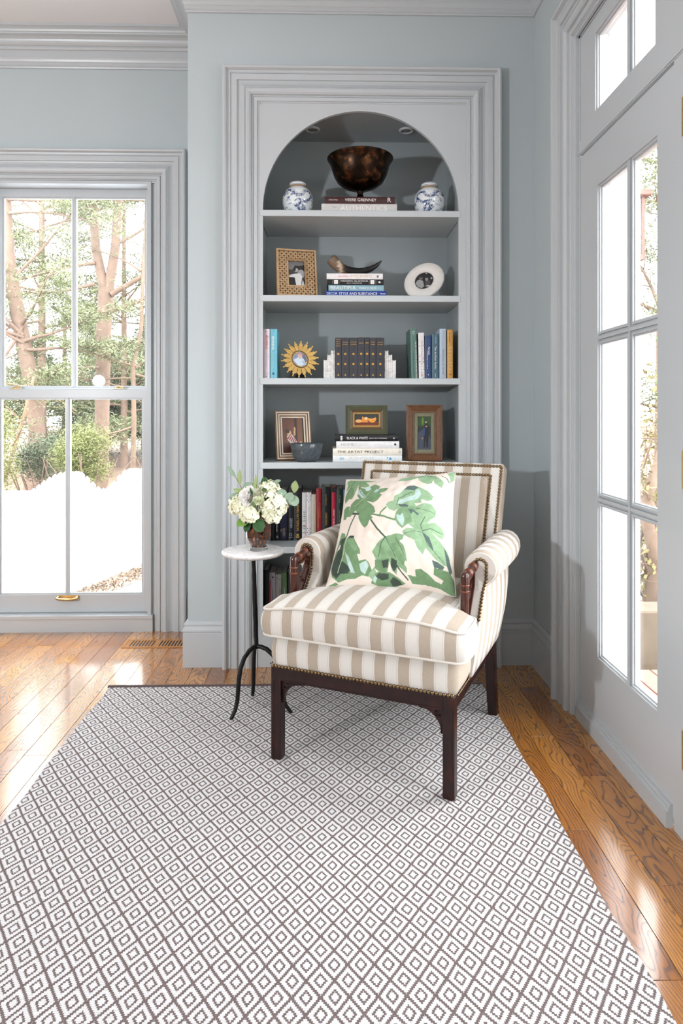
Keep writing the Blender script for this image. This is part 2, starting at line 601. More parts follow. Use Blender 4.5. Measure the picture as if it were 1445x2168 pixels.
# ---------------------------------------------------------------- built-in arched bookcase
NXL, NXR, NBK, NF = -.302, .614, 3.47, 3.108
OXL, OXR = -.288, .604
ACX, AR, AZ = (OXL + OXR) / 2, (OXR - OXL) / 2, 2.081
bc = thing('built_in_bookcase', 'pale blue built-in bookcase with an arched top set into the wall', 'bookcase', (ACX, 3.3, 0))
bp = (-ACX, -3.3, 0)
MB().box(NXL - .02, NXR + .02, NBK, NBK + .02, .1, 2.56).build('back_panel', NICHE, bc, bp)
MB().box(NXL - .02, NXL, NF + .012, NBK, .1, 2.56).build('side_panel', NICHE, bc, bp)
MB().box(NXR, NXR + .02, NF + .012, NBK, .1, 2.56).build('side_panel', NICHE, bc, bp)
MB().box(NXL, NXR, NF + .012, NBK, 2.53, 2.56).build('top_panel', NICHE, bc, bp)
# face frame with arched opening
out, inn = [], []
N = 48
for k in range(N + 1):
    a = math.pi * k / N
    inn.append((ACX + AR * math.cos(a), AZ + AR * math.sin(a)))
X0, X1, ZT, ZB = -.31, .64, 2.57, 0.0
def outer(p, a):
    dx, dz = math.cos(a), math.sin(a)
    t = 9e9
    if dx > 1e-6: t = min(t, (X1 - ACX) / dx)
    if dx < -1e-6: t = min(t, (X0 - ACX) / dx)
    if dz > 1e-6: t = min(t, (ZT - AZ) / dz)
    return (ACX + dx * t, AZ + dz * t)
m = MB()
ia = [(inn[k], outer(inn[k], math.pi * k / N)) for k in range(N + 1)]
chain_in = [(OXR, .16)] + [p for p, q in ia] + [(OXL, .16)]
chain_out = [(X1, .16)] + [q for p, q in ia] + [(X0, .16)]
vs, fs = [], []
n = len(chain_in)
for yy in (NF - .002, NF + .016):
    vs += [(px_, yy, pz_) for px_, pz_ in chain_in] + [(px_, yy, pz_) for px_, pz_ in chain_out]
for k in range(n - 1):
    fs.append((k, k + 1, n + k + 1, n + k))
    fs.append((2 * n + k, 3 * n + k, 3 * n + k + 1, 2 * n + k + 1))
    fs.append((k, 2 * n + k, 2 * n + k + 1, k + 1))
m.add(vs, fs)
m.build('arch_panel', TRIM, bc, bp)
MB().box(-.31, .64, NF - .004, NF + .03, 0, .165).build('plinth', TRIM, bc, bp)
MB().box(-.31, .64, NF + .03, NBK, .13, .165).build('bottom_board', SHELF, bc, bp)
SHZ = (2.074, 1.687, 1.31, .927, .543)
for z in SHZ:
    MB().bbox(NXL + .001, NXR - .001, NF - .006, NBK, z - .028, z, .002).build('shelf', SHELF, bc, bp)
for i, px_ in enumerate((-.068, .389)):
    t = thing('recessed_light', ('small round recessed light, left one in the niche ceiling', 'small round recessed light, right one in the niche ceiling')[i], 'light', (px_, 3.315, 2.53))
    MB().lathe([(.036, 0), (.036, -.004), (.032, -.009), (.026, -.008), (.024, -.003), (.024, 0)], 28).build('trim_ring', TRIM, t)
    MB().lathe([(.0, -.006), (.016, -.006), (.0225, -.004), (.0225, -.001)], 24, cap0=False).build('lens', plain('lamp_glass', srgb(120, 118, 112), .15), t)

# ---------------------------------------------------------------- window
GP = TRIM
win = thing('window_1', 'tall double-hung window with pale sashes and four large panes', 'window')
win['kind'] = 'structure'
# jamb liner
m = MB(); m.box(-1.795, -1.775, WW - .02, WW + .15, 0.02, 2.375); m.box(-.945, -.925, WW - .02, WW + .15, 0.02, 2.375); m.box(-1.775, -.945, WW - .02, WW + .15, 2.36, 2.375)
m.build('window_frame', TRIM, win)
m = MB(); m.box(-1.795, -.915, WW - .03, WW + .15, 0.0, .07); m.box(-1.795, -.915, WW - .036, WW + .12, .07, .086)
m.build('window_sill', TRIM, win)
def sash(name, x0, x1, z0, z1, gx0, gx1, gz0, gz1, mx, y0, dy=.038, mw=.026):
    s = bpy.data.objects.new(name, None); COL.objects.link(s); s.parent = win
    MB().bbox(x0, gx0, y0, y0 + dy, z0, z1, .002).build('stile', GP, s)
    MB().bbox(gx1, x1, y0, y0 + dy, z0, z1, .002).build('stile', GP, s)
    MB().bbox(gx0 - .004, gx1 + .004, y0 + .0003, y0 + dy - .0003, z0 + .0003, gz0, .002).build('rail', GP, s)
    MB().bbox(gx0 - .004, gx1 + .004, y0 + .0003, y0 + dy - .0003, gz1, z1 - .0003, .002).build('rail', GP, s)
    mm = MB()
    mm.bbox(mx - mw / 2, mx + mw / 2, y0 + .004, y0 + dy - .004, gz0, gz1, .005)
    mm.bbox(mx - mw * .32, mx + mw * .32, y0, y0 + .01, gz0, gz1, .002)
    mm.build('muntin', GP, s)
    for a, b in ((gx0, mx), (mx, gx1)):
        MB().box(a, b, y0 + .018, y0 + .021, gz0, gz1).build('pane', GLASS, s)
        mm = MB()
        c = .008
        for aa, bb, cc, dd in ((a, a + c, gz0 + c, gz1 - c), (b - c, b, gz0 + c, gz1 - c), (a, b, gz0, gz0 + c), (a, b, gz1 - c, gz1)):
            mm.box(aa, bb, y0 + .006, y0 + .017, cc, dd)
        mm.build('glazing_bead', GP, s)
    return s
up = sash('upper_sash', -1.775, -.945, 1.24, 2.36, -1.742, -.974, 1.29, 2.316, -1.363, 3.712)
lo = sash('lower_sash', -1.775, -.937, .089, 1.278, -1.735, -.979, .184, 1.231, -1.38, 3.668)
h = MB()
h.tube([(-1.425, 3.664, .172), (-1.425, 3.642, .168), (-1.41, 3.636, .166), (-1.34, 3.636, .166), (-1.325, 3.642, .168), (-1.325, 3.664, .172)], .0065, 8)
h.bbox(-1.434, -1.316, 3.663, 3.669, .160, .181, .002)
h.build('sash_lift', BRASS, lo)
for xx in (-1.66, -1.115):
    h = MB()
    h.bbox(xx - .03, xx + .03, 3.674, 3.70, 1.278, 1.284, .002)
    h.lathe([(.013, 1.284), (.013, 1.29), (.009, 1.294)], 14, (xx, 3.687, 0))
    h.bar((xx, 3.685, 1.291), (xx + .032, 3.68, 1.291), .008, .006, Vector((0, 0, 1)))
    h.build('sash_lock', BRASS, lo)

# ---------------------------------------------------------------- glazed side panel, transom and door on the right wall
DX = 0.962
def glazed(name, label, y0, y1, z0, z1, gy0, gy1, gz, my, beads=True, x=DX, dx=.045, kind='door'):
    """frame in the plane x=DX between y0..y1; glass gy0..gy1; gz = list of pane boundaries"""
    s = thing(name, label, kind)
    s['kind'] = 'structure'
    P = TRIM
    MB().box(x, x + dx, y0, gy0, z0, z1).build('stile', P, s)
    MB().box(x, x + dx, gy1, y1, z0, z1).build('stile', P, s)
    MB().box(x, x + dx, gy0, gy1, z0, gz[0]).build('rail', P, s)
    MB().box(x, x + dx, gy0, gy1, gz[-1], z1).build('rail', P, s)
    mw = .026
    mm = MB()
    mm.box(x + .012, x + dx - .012, my - mw / 2, my + mw / 2, gz[0], gz[-1]); mm.box(x + .003, x + .02, my - .006, my + .006, gz[0], gz[-1])
    mm.build('muntin', P, s)
    for zz in gz[1:-1]:
        mm = MB()
        mm.box(x + .0124, x + dx - .0124, gy0, gy1, zz - mw / 2, zz + mw / 2); mm.box(x + .0035, x + .0196, gy0, gy1, zz - .006, zz + .006)
        mm.build('muntin', P, s)
    ys = ((gy0, my - mw / 2), (my + mw / 2, gy1))
    for k in range(len(gz) - 1):
        a = gz[k] + (mw / 2 if k else 0)
        b = gz[k + 1] - (mw / 2 if k < len(gz) - 2 else 0)
        for c0, c1 in ys:
            MB().box(x + .022, x + .025, c0, c1, a, b).build('pane', GLASS, s)
            mm = MB()
            for q, xx0, xx1 in ((.007, x + .006, x + .0212), (.012, x + .0126, x + .0208)):
                for aa, bb, cc, dd in ((c0, c0 + q, a + q, b - q), (c1 - q, c1, a + q, b - q), (c0, c1, a, a + q), (c0, c1, b - q, b)):
                    mm.box(xx0, xx1, aa, bb, cc, dd)
            mm.build('glazing_bead', P, s)
    return s
d1 = glazed('door_1', 'pale fixed glazed side panel with six panes beside the door', 1.868, 2.562, .03, 2.118, 1.965, 2.402, (.285, .846, 1.42, 1.962), 2.158)
m = MB()
for o, p, za, zb in ((0, .020, 0, .045), (0, .014, .045, .056), (0, .009, .056, .066)):
    m.box(DX - p, DX, 1.875, 2.565, za, zb)
m.build('bottom_moulding', TRIM, d1)
tr = glazed('window_2', 'pale transom window with two panes above the side panel', 1.868, 2.562, 2.182, 2.572, 1.978, 2.424, (2.233, 2.512), 2.158, kind='window')
door = glazed('door_2', 'pale glazed door hung on brass hinges', .95, 1.80, .02, 2.118, 1.09, 1.70, (.285, .846, 1.42, 1.962), 1.395)
glazed('window_3', 'pale transom window above the hung door', .95, 1.80, 2.182, 2.572, 1.06, 1.70, (2.233, 2.512), 1.395, kind='window')
m = MB()
m.box(DX - .004, DX + .05, .9, 2.565, 2.126, 2.178)      # transom bar
m.box(DX - .008, DX - .004, .9, 2.565, 2.130, 2.142)
m.box(DX - .002, DX + .05, 1.805, 1.866, 0, 2.575)       # mullion post
m.box(DX - .002, DX + .05, 2.564, 2.58, 0, 2.59)         # jambs and head
m.box(DX - .002, DX + .05, .90, 2.58, 2.574, 2.59)
m.box(DX + .0, DX + .05, .3, .948, 0, 2.59)
struct(m.build('door_frame', TRIM), 'pale mullioned frame holding the glazed door, side panel and transoms')
for zc in (1.945, 1.0, .25):
    h = MB()
    for k in range(3):
        h.lathe([(.0085, zc - .05 + k * .0345), (.0085, zc - .05 + k * .0345 + .033)], 14, (DX - .004, 1.803, 0))
    h.lathe([(.004, zc + .054), (.006, zc + .058), (.003, zc + .063)], 12, (DX - .004, 1.803, 0))
    h.lathe([(.003, zc - .058), (.006, zc - .054), (.004, zc - .05)], 12, (DX - .004, 1.803, 0))
    h.build('hinge', BRASS, door)

# ---------------------------------------------------------------- floor register
vent = thing('floor_register', 'flush oak floor register with dark slots under the window', 'vent', (-.80, 3.425, 0))
RW, RD = .205, .062
def regmat():
    t = NT('register_oak')
    x, y, z = t.sep(t.obj())
    g = t.noise(t.comb(t.math('MULTIPLY', x, 12), t.math('MULTIPLY', y, 160), 0.0), 1, 4)
    t.set(Base_Color=t.mix(g, srgb(136, 86, 38), srgb(182, 124, 60)), Roughness=.2)
    return t.m
REGM = regmat()
m = MB()
m.box(-RW, RW, -RD, -RD + .012, 0, .003); m.box(-RW, RW, RD - .012, RD, 0, .003)
m.box(-RW, -RW + .012, -RD + .012, RD - .012, 0, .003); m.box(RW - .012, RW, -RD + .012, RD - .012, 0, .003)
m.build('border', REGM, vent)
MB().box(-RW + .01, RW - .01, -RD + .01, RD - .01, .0002, .0006).build('grille_back', BLACKM, vent)
for x0 in (-.172, -.028, .116):
    nn = 8
    for k in range(nn):
        xx = x0 + k * .0152
        if xx > RW - .02: continue
        MB().box(xx + .0075, xx + .0152, -.042, .042, .0006, .0025).build('slat', REGM, vent)
m = MB()
m.box(-RW + .012, RW - .012, -RD + .012, -.042, .0006, .0025); m.box(-RW + .012, RW - .012, .042, RD - .012, .0006, .0025)
m.box(-RW + .012, -.172, -.042, .042, .0006, .0025); m.box(-.0504, -.028 + .0, -.042, .042, .0006, .0025); m.box(.0936, .116, -.042, .042, .0006, .0025)
m.build('panel', REGM, vent)
# ================================================================ RUG
RX0, RX1, RYF, RYN = -.908, .656, 2.872, 0.35
rug = thing('rug', 'flat-woven rug with small brown and white diamonds under the armchair', 'rug', ((RX0 + RX1) / 2, (RYF + RYN) / 2, 0))
hx, hy = (RX1 - RX0) / 2, (RYF - RYN) / 2
m = MB()
nx, ny = 60, 90
vs, fs = [], []
for j in range(ny + 1):
    for i in range(nx + 1):
        u, v = i / nx, j / ny
        x = -hx + 2 * hx * u
        y = -hy + 2 * hy * v
        e = 0.003 * math.sin(v * 21) + .002 * math.sin(v * 47 + 1)
        if i in (0, nx): x += e
        z = .0065 + .0006 * mnoise.noise(Vector((x * 7, y * 7, 0)))
        vs.append((x, y, z))
for j in range(ny):
    for i in range(nx):
        a = j * (nx + 1) + i
        fs.append((a, a + 1, a + nx + 2, a + nx + 1))
m.add(vs, fs, 0, True)
# thin edge walls
edge = [i for i in range(nx + 1)] + [(j * (nx + 1) + nx) for j in range(1, ny + 1)] + [ny * (nx + 1) + i for i in range(nx - 1, -1, -1)] + [j * (nx + 1) for j in range(ny - 1, 0, -1)]
low = [(vs[k][0], vs[k][1], 0.0) for k in edge]
m.add([vs[k] for k in edge] + low, [(k, (k + 1) % len(edge), len(edge) + (k + 1) % len(edge), len(edge) + k) for k in range(len(edge))])
m.build('pile', RUGM, rug)
pts = [(-hx - .004 + (2 * hx + .008) * k / 60, hy + .004, .007 + .0035 * max(0, mnoise.noise(Vector((k * .35, 3, 0)))) ) for k in range(61)]
MB().tube(pts, .0068, 8).build('end_binding', RUGEDGE, rug)

# ================================================================ ARMCHAIR
chair = thing('armchair', 'striped taupe and cream armchair with dark wood legs and nailhead trim', 'armchair', (.228, 2.416, .0075), (0, 0, R(-25.2)))
UX = .012   # upholstery sits a touch to one side of the leg frame

def rounded_outline(corners, rad, seg=5):
    """corners: anticlockwise (x,y); every corner rounded with its own radius"""
    out = []
    n = len(corners)
    rad = rad if hasattr(rad, '__len__') else [rad] * n
    for i in range(n):
        p0, p1, p2 = Vector(corners[i - 1]), Vector(corners[i]), Vector(corners[(i + 1) % n])
        a, b = (p0 - p1).normalized(), (p2 - p1).normalized()
        r = min(rad[i], (p0 - p1).length * .49, (p2 - p1).length * .49)
        s, e = p1 + a * r, p1 + b * r
        for k in range(seg + 1):
            t = k / seg
            out.append((s * (1 - t) ** 2 + p1 * 2 * t * (1 - t) + e * t ** 2))
    return out

def resample(pts, step):
    out = []
    n = len(pts)
    for i in range(n):
        a, b = pts[i], pts[(i + 1) % n]
        k = max(1, int((b - a).length / step))
        for j in range(k):
            out.append(a.lerp(b, j / k))
    return out

def puff(outline, c, z0, z1, crown_t, crown_b, bulge, zfun=None, zfun0=None):
    c = Vector(c)
    rings = []
    def ring(s, z, out=0.0, top=True):
        r = []
        for p in outline:
            q = c + (p - c) * s
            if out:
                q = q + (p - c).normalized() * out
            zz = z + (zfun(q.x, q.y) if (zfun and top) else (zfun0(q.x, q.y) if (zfun0 and not top) else 0))
            r.append((q.x, q.y, zz))
        return r
    for s in (.03, .3, .6, .8, .92, .98):
        rings.append(ring(s, z0 - crown_b * (1 - s ** 3), top=False))
    rings.append(ring(1.0, z0 + .004, top=False))
    for t in (.2, .4, .6, .8):
        a, b = ring(1.0, z0, bulge * math.sin(math.pi * t), top=False), ring(1.0, z1, bulge * math.sin(math.pi * t))
        rings.append([(q[0], q[1], q[2] * (1 - t) + w[2] * t) for q, w in zip(a, b)])
    rings.append(ring(1.0, z1 - .004))
    for s in (.985, .95, .88, .75, .6, .4, .2, .03):
        rings.append(ring(s, z1 + crown_t * (1 - s ** 3.2)))
    return MB().rings(rings, 0, True, True, True, True)

# legs
for sx in (-1, 1):
    m = MB()
    xo = sx * .31
    xi = sx * .274
    m.bbox(min(xo, xi), max(xo, xi), -.31, -.274, 0, .306, .0025)
    m.box(min(xo - sx * .012, xo - sx * .006), max(xo - sx * .012, xo - sx * .006), -.3112, -.309, 0, .262)
    m.build('leg', MAHOG, chair)
for sx in (-1, 1):
    m = MB()
    rings = []
    for z, yo, w in ((0, .352, .034), (.06, .338, .035), (.14, .322, .036), (.22, .312, .037), (.306, .306, .038), (.40, .312, .036)):
        xo = sx * .312
        xi = xo - sx * w
        xa, xb = min(xo, xi), max(xo, xi)
        c = .003
        ya, yb = yo - .04, yo
        rings.append([(xa + c, ya, z), (xb - c, ya, z), (xb, ya + c, z), (xb, yb - c, z), (xb - c, yb, z), (xa + c, yb, z), (xa, yb - c, z), (xa, ya + c, z)])
    m.rings(rings, 0, False)
    m.build('leg', MAHOG, chair)
# seat rails
m = MB(); m.bbox(-.276, .276, -.308, -.278, .266, .306, .0015); m.box(-.274, .274, -.3085, -.29, .262, .267)
m.build('rail', MAHOG, chair)
for sx in (-1, 1):
    m = MB()
    a, b = sorted((sx * .308, sx * .28))
    m.bbox(a, b, -.276, .274, .266, .306, .0015)
    a, b = sorted((sx * .3105, sx * .295)); m.box(a, b, -.276, .274, .266, .273)
    m.build('rail', MAHOG, chair)
MB().bbox(-.276, .276, .272, .3, .262, .306, .0015).build('rail', MAHOG, chair)
# pierced corner brackets under the front and side rails
def bracket(flip, side):
    m = MB()
    s = .075
    def P(u, w):   # u away from the leg, w down from the rail
        if side:
            return (flip * .29, -.274 + u, .263 - w)
        return (flip * (.274 - u), -.292, .263 - w)
    nrm = Vector((1, 0, 0)) if side else Vector((0, 1, 0))
    arc = [P(s * (1 - math.sin(k / 8 * math.pi / 2)) , s * (1 - math.cos(k / 8 * math.pi / 2))) for k in range(9)]
    for k in range(8):
        m.bar(arc[k], arc[k + 1], .013, .014, nrm)
    m.bar(P(.002, .004), P(s, .004), .009, .014, nrm)
    m.bar(P(.004, .002), P(.004, s), .009, .014, nrm)
    m.bar(P(.008, .008), P(s * .33, s * .33), .011, .014, nrm)
    m.build('bracket', MAHOG, chair)
for fl in (-1, 1):
    bracket(fl, False)
    bracket(fl, True)

# upholstered seat base
oc = rounded_outline([(-.308, -.312), (.308, -.312), (.308, .27), (-.308, .27)], [.03, .03, .02, .02])
oc = resample([p + Vector((UX * .4, 0)) for p in oc], .03)
puff(oc, (UX * .4, -.02), .306, .408, .018, 0, .012).build('seat_base', STRX, chair)
# loose seat cushion, T-shaped in front of the arms
oc = rounded_outline([(-.337, -.348), (.337, -.348), (.34, -.2), (.258, -.185), (.255, .24), (-.255, .24), (-.258, -.185), (-.34, -.2)], [.035, .035, .02, .012, .02, .02, .012, .02])
oc = resample([p + Vector((UX, 0)) for p in oc], .025)
def dip(x, y):
    return .006 * math.sin(x * 7 + 1) * smoothstep(-.1, -.34, y) - .012 * smoothstep(.2, .34, abs(x - UX)) * smoothstep(-.1, -.3, y)
cz0, cz1 = .418, .522
cu = puff(oc, (UX, -.08), cz0, cz1, .03, .004, .012, dip).build('seat_cushion', STRX, chair)
top = [(p.x, p.y, cz1 - .001 + dip(p.x, p.y)) for p in oc]
bot = [(p.x, p.y, cz0 + .003) for p in oc]
PIPE = LINEN
MB().loop_tube(top, .0046).build('piping', PIPE, cu)
MB().loop_tube(bot, .0046).build('piping', PIPE, cu)

# back: leaning slab, its local frame in the plane of the back
LEAN = math.atan2(.185, .545)
back = bpy.data.objects.new('backrest', None); COL.objects.link(back); back.parent = chair
back.location = (UX, .265, .40); back.rotation_euler = (-LEAN, 0, 0)
def backpt(x, v, d=0.0):     # d towards the sitter
    return (x, -d, v)
HV = .575
def back_outline(w0, w1, v0, v1, r):
    return rounded_outline([(-w0, v0), (w0, v0), (w1, v1), (-w1, v1)], [.004, .004, r, r])
def slab(ol, d0, d1, soft, crown=0.0):
    c = Vector((0, (ol[0].y + ol[len(ol) // 2 + 2].y) / 2))
    rings = []
    def ring(s, d, inset=0):
        r = []
        for p in ol:
            q = c + (p - c) * s - (p - c).normalized() * inset
            r.append(backpt(q.x, q.y, d))
        return r
    rings += [ring(.1, d0), ring(1, d0, soft), ring(1, d0 + soft * .3, soft * .3), ring(1, d0 + soft)]
    rings += [ring(1, d1 - soft), ring(1, d1 - soft * .3, soft * .3), ring(1, d1, soft)]
    for s in (.9, .75, .5, .25, .05):
        rings.append(ring(s, d1 + crown * (1 - s * s)))
    return MB().rings(rings, 0, True, True, True, True)
ol = resample(back_outline(.283, .303, -.09, HV, .014), .03)
slab(ol, -.075, 0.0, .007).build('back_border', STRX, back)
ol = resample(back_outline(.226, .244, -.02, HV - .057, .012), .03)
slab(ol, -.01, .012, .007, .016).build('back_panel', STRX, back)

# nailheads: one shared mesh
nail_me = MB().lathe([(.0061, 0), (.0057, .002), (.004, .0037), (.0017, .0045), (.0002, .0046)], 10).mesh('nail', NAILM)
def nails(pts, nrm, parent, step=.0122):
    """individual nailheads along a polyline, heads facing nrm"""
    pts = [Vector(p) for p in pts]
    rot = Vector((0, 0, 1)).rotation_difference(Vector(nrm)).to_euler()
    tot = sum((pts[i + 1] - pts[i]).length for i in range(len(pts) - 1))
    k = max(1, round(tot / step))
    acc, i, seg = 0.0, 0, 0.0
    for j in range(k + 1):
        target = tot * j / k
        while i < len(pts) - 2 and seg + (pts[i + 1] - pts[i]).length < target - 1e-9:
            seg += (pts[i + 1] - pts[i]).length
            i += 1
        l = (pts[i + 1] - pts[i]).length
        p = pts[i].lerp(pts[i + 1], min(1, (target - seg) / l))
        o = bpy.data.objects.new('nail', nail_me)
        COL.objects.link(o)
        o.parent = parent
        o.location = p
        o.rotation_euler = rot
w = lambda v, e: (.283 + (.303 - .283) * (v + .09) / (HV + .09)) - e
nails([backpt(-w(.24, .01), .24, .0), backpt(-w(HV, .01), HV - .012, .0), backpt(w(HV, .01), HV - .012, .0), backpt(w(.24, .01), .24, .0)], (0, -1, 0), back)
nails([backpt(-w(.24, .05), .24, .0), backpt(-w(HV, .05), HV - .049, .0), backpt(w(HV, .05), HV - .049, .0), backpt(w(.24, .05), .24, .0)], (0, -1, 0), back)
nails([(-.298, -.3165, .3125), (.306, -.3165, .3125)], (0, -1, .1), chair)

# arms
YF = ((.31, -.15), (.44, -.148), (.46, -.143), (.49, -.128), (.52, -.104), (.55, -.078), (.575, -.056), (.60, -.052), (.70, -.052))
def yfront(z):
    for (z0, y0), (z1, y1) in zip(YF[:-1], YF[1:]):
        if z <= z1: return y0 + (y1 - y0) * max(0, (z - z0) / (z1 - z0))
    return YF[-1][1]
def yback(z):
    return .27 + (z - .4) * .34 + .035
ACZ, ARR = .634, .057
def arm_section():
    cx = .318
    pts = [(.262, .312), (.26, .36), (.258, .42), (.256, .46), (.256, .50), (.256, .53), (.257, .565)]
    for k in range(13):
        a = R(195 - k * 262 / 12)
        pts.append((cx + ARR * math.cos(a), ACZ + ARR * math.sin(a)))
    pts += [(.334, .565), (.336, .53), (.336, .50), (.334, .46), (.331, .42), (.322, .36), (.313, .312)]
    return pts
for sx in (-1, 1):
    sec = arm_section()
    cxm, czm = .30, .5
    rings = []
    for t, sc, back_off in ((0, .9, 0), (0, .965, -.0025), (.012, 1.0, 0), (.06, 1.0, 0), (.3, 1.01, 0), (.6, 1.03, 0), (.85, 1.03, 0), (1.0, 1.0, 0)):
        r = []
        for x, z in sec:
            if sc < 1:
                cz = ACZ if z > .57 else z
                cc = .318 if z > .57 else .298
                xx, zz = cc + (x - cc) * sc, cz + (z - cz) * sc
            else:
                xx, zz = cxm + (x - cxm) * (1 + (sc - 1) * 2), z if z < .58 else ACZ + (z - ACZ) * sc
            yf, yb = yfront(zz), yback(zz)
            r.append((sx * xx + UX, yf + (yb - yf) * t - (.006 if sc == .9 else 0) + .006, zz))
        rings.append(r)
    arm = MB().rings(rings, 0, True, True, False, True)
    # front facing: fan
    fr = rings[0]
    n_ = len(fr)
    arm.add(fr, [(k, k + 1, n_ - 2 - k, n_ - 1 - k) for k in range(n_ // 2 - 1)] + [(n_ // 2 - 1, n_ // 2, n_ // 2 + 1)], 1, False)
    arm.build('arm', [STRY, LINEN], chair)
    # outer side stripes are narrower bands seen in foreshortening: same cloth
    # wooden arm front in the style of bamboo
    px_, py_ = sx * .303 + .003, -.165
    post = bpy.data.objects.new('arm_front', None); COL.objects.link(post); post.parent = chair
    m = MB()
    m.lathe([(.0135, .306), (.0145, .33), (.0135, .36), (.014, .50), (.0135, .575), (.0135, .63), (.0125, .639), (.008, .644), (.001, .645)], 18, (px_, py_, 0))
    m.build('post', BAMBOO, post)
    a, b = Vector((px_, py_ + .004, .627)), Vector((px_ - sx * -.006, -.05, .646))
    m = MB(); m.tube([a, a.lerp(b, .5), b], [.0135, .013, .0135], 16)
    m.build('handle', BAMBOO, post)
    for zz in (.352, .372, .585, .604):
        MB().lathe([(.0138, zz - .003), (.0162, zz), (.0138, zz + .003)], 18, (px_, py_, 0), cap0=False, cap1=False).build('ring', BAMBOOR, post)
    d = (b - a).normalized()
    for t in (.28, .36, .72, .8):
        c = a.lerp(b, t)
        MB().tube([c - d * .003, c, c + d * .003], [.0133, .0158, .0133], 16, cap=False).build('ring', BAMBOOR, post)
    m = MB()
    X = px_
    e = Vector((1, 0, 0))
    def fp(y, z): return (X, y, z)
    za = .61
    # frame strip along the upholstery and the crossing diagonals
    strip = [fp(yfront(z) - .006, z) for z in (.625, .58, .54, .5, .46, .42, .38, .34, .31)]
    for i in range(len(strip) - 1):
        m.bar(strip[i], strip[i + 1], .012, .016, e)
    m.bar(fp(py_ + .012, .608), fp(-.055, .622), .007, .012, e)
    for (y0, z0), (y1, z1) in (((-.153, .60), (-.075, .52)), ((-.07, .608), (-.153, .515)), ((-.153, .515), (-.09, .44)), ((-.078, .52), (-.153, .42)), ((-.153, .42), (-.12, .375)), ((-.1, .44), (-.153, .35))):
        m.bar(fp(y0, z0), fp(y1, z1), .0055, .008, e)
    m.build('fretwork', BAMBOO, post)
    # nails in an inverted U round the arm front
    pts = []
    for z in (.43, .47, .50, .53, .56, .59, .62):
        pts.append((UX + sx * .318 - .022 * 1, yfront(z) - .0005, z))
    for k in range(1, 8):
        aa = math.pi - math.pi * k / 8
        pts.append((UX + sx * .318 + .022 * math.cos(aa), yfront(.65) - .0005, .642 + .024 * math.sin(aa)))
    for z in (.62, .60, .57, .54, .51, .49):
        pts.append((UX + sx * .318 + (.02 if z > .58 else .012), yfront(z) - .0005, z))
    if sx > 0: pts = pts[6:]
    else: pts = pts[2:-4]
    if sx < 0: pts = [(2 * (UX - .318) - p[0], p[1], p[2]) for p in pts]
    nails(pts, (0, -1, .15), chair, .0118)
    # small nails along the side rail, too many to set singly
    m = MB()
    for k in range(54):
        y = -.30 + k * .0115
        xx = sx * .3145 + (UX * .4 if sx > 0 else 0)
        m.add([(xx, y + .0042 * math.cos(q * math.pi / 3), .311 + .0042 * math.sin(q * math.pi / 3)) for q in range(6)] + [(xx + sx * .0035, y, .311)], [(q, (q + 1) % 6, 6) for q in range(6)], 0, True)
    o = m.build('nail_row', NAILM, chair)
    o['kind'] = 'stuff'
# ================================================================ LEAF-PRINT PILLOW
def in_poly(px, py, poly):
    res = np.zeros(px.shape, bool)
    n = len(poly)
    j = n - 1
    for i in range(n):
        xi, yi = poly[i]
        xj, yj = poly[j]
        c = ((yi > py) != (yj > py))
        with np.errstate(divide='ignore', invalid='ignore'):
            c &= px < (xj - xi) * (py - yi) / ((yj - yi) if yj != yi else 1e-9) + xi
        res ^= c
        j = i
    return res

def near_line(px, py, pts, w):
    res = np.zeros(px.shape, bool)
    for (x0, y0), (x1, y1) in zip(pts[:-1], pts[1:]):
        dx, dy = x1 - x0, y1 - y0
        t = np.clip(((px - x0) * dx + (py - y0) * dy) / (dx * dx + dy * dy), 0, 1)
        res |= (px - x0 - t * dx) ** 2 + (py - y0 - t * dy) ** 2 < (w / 2) ** 2
    return res

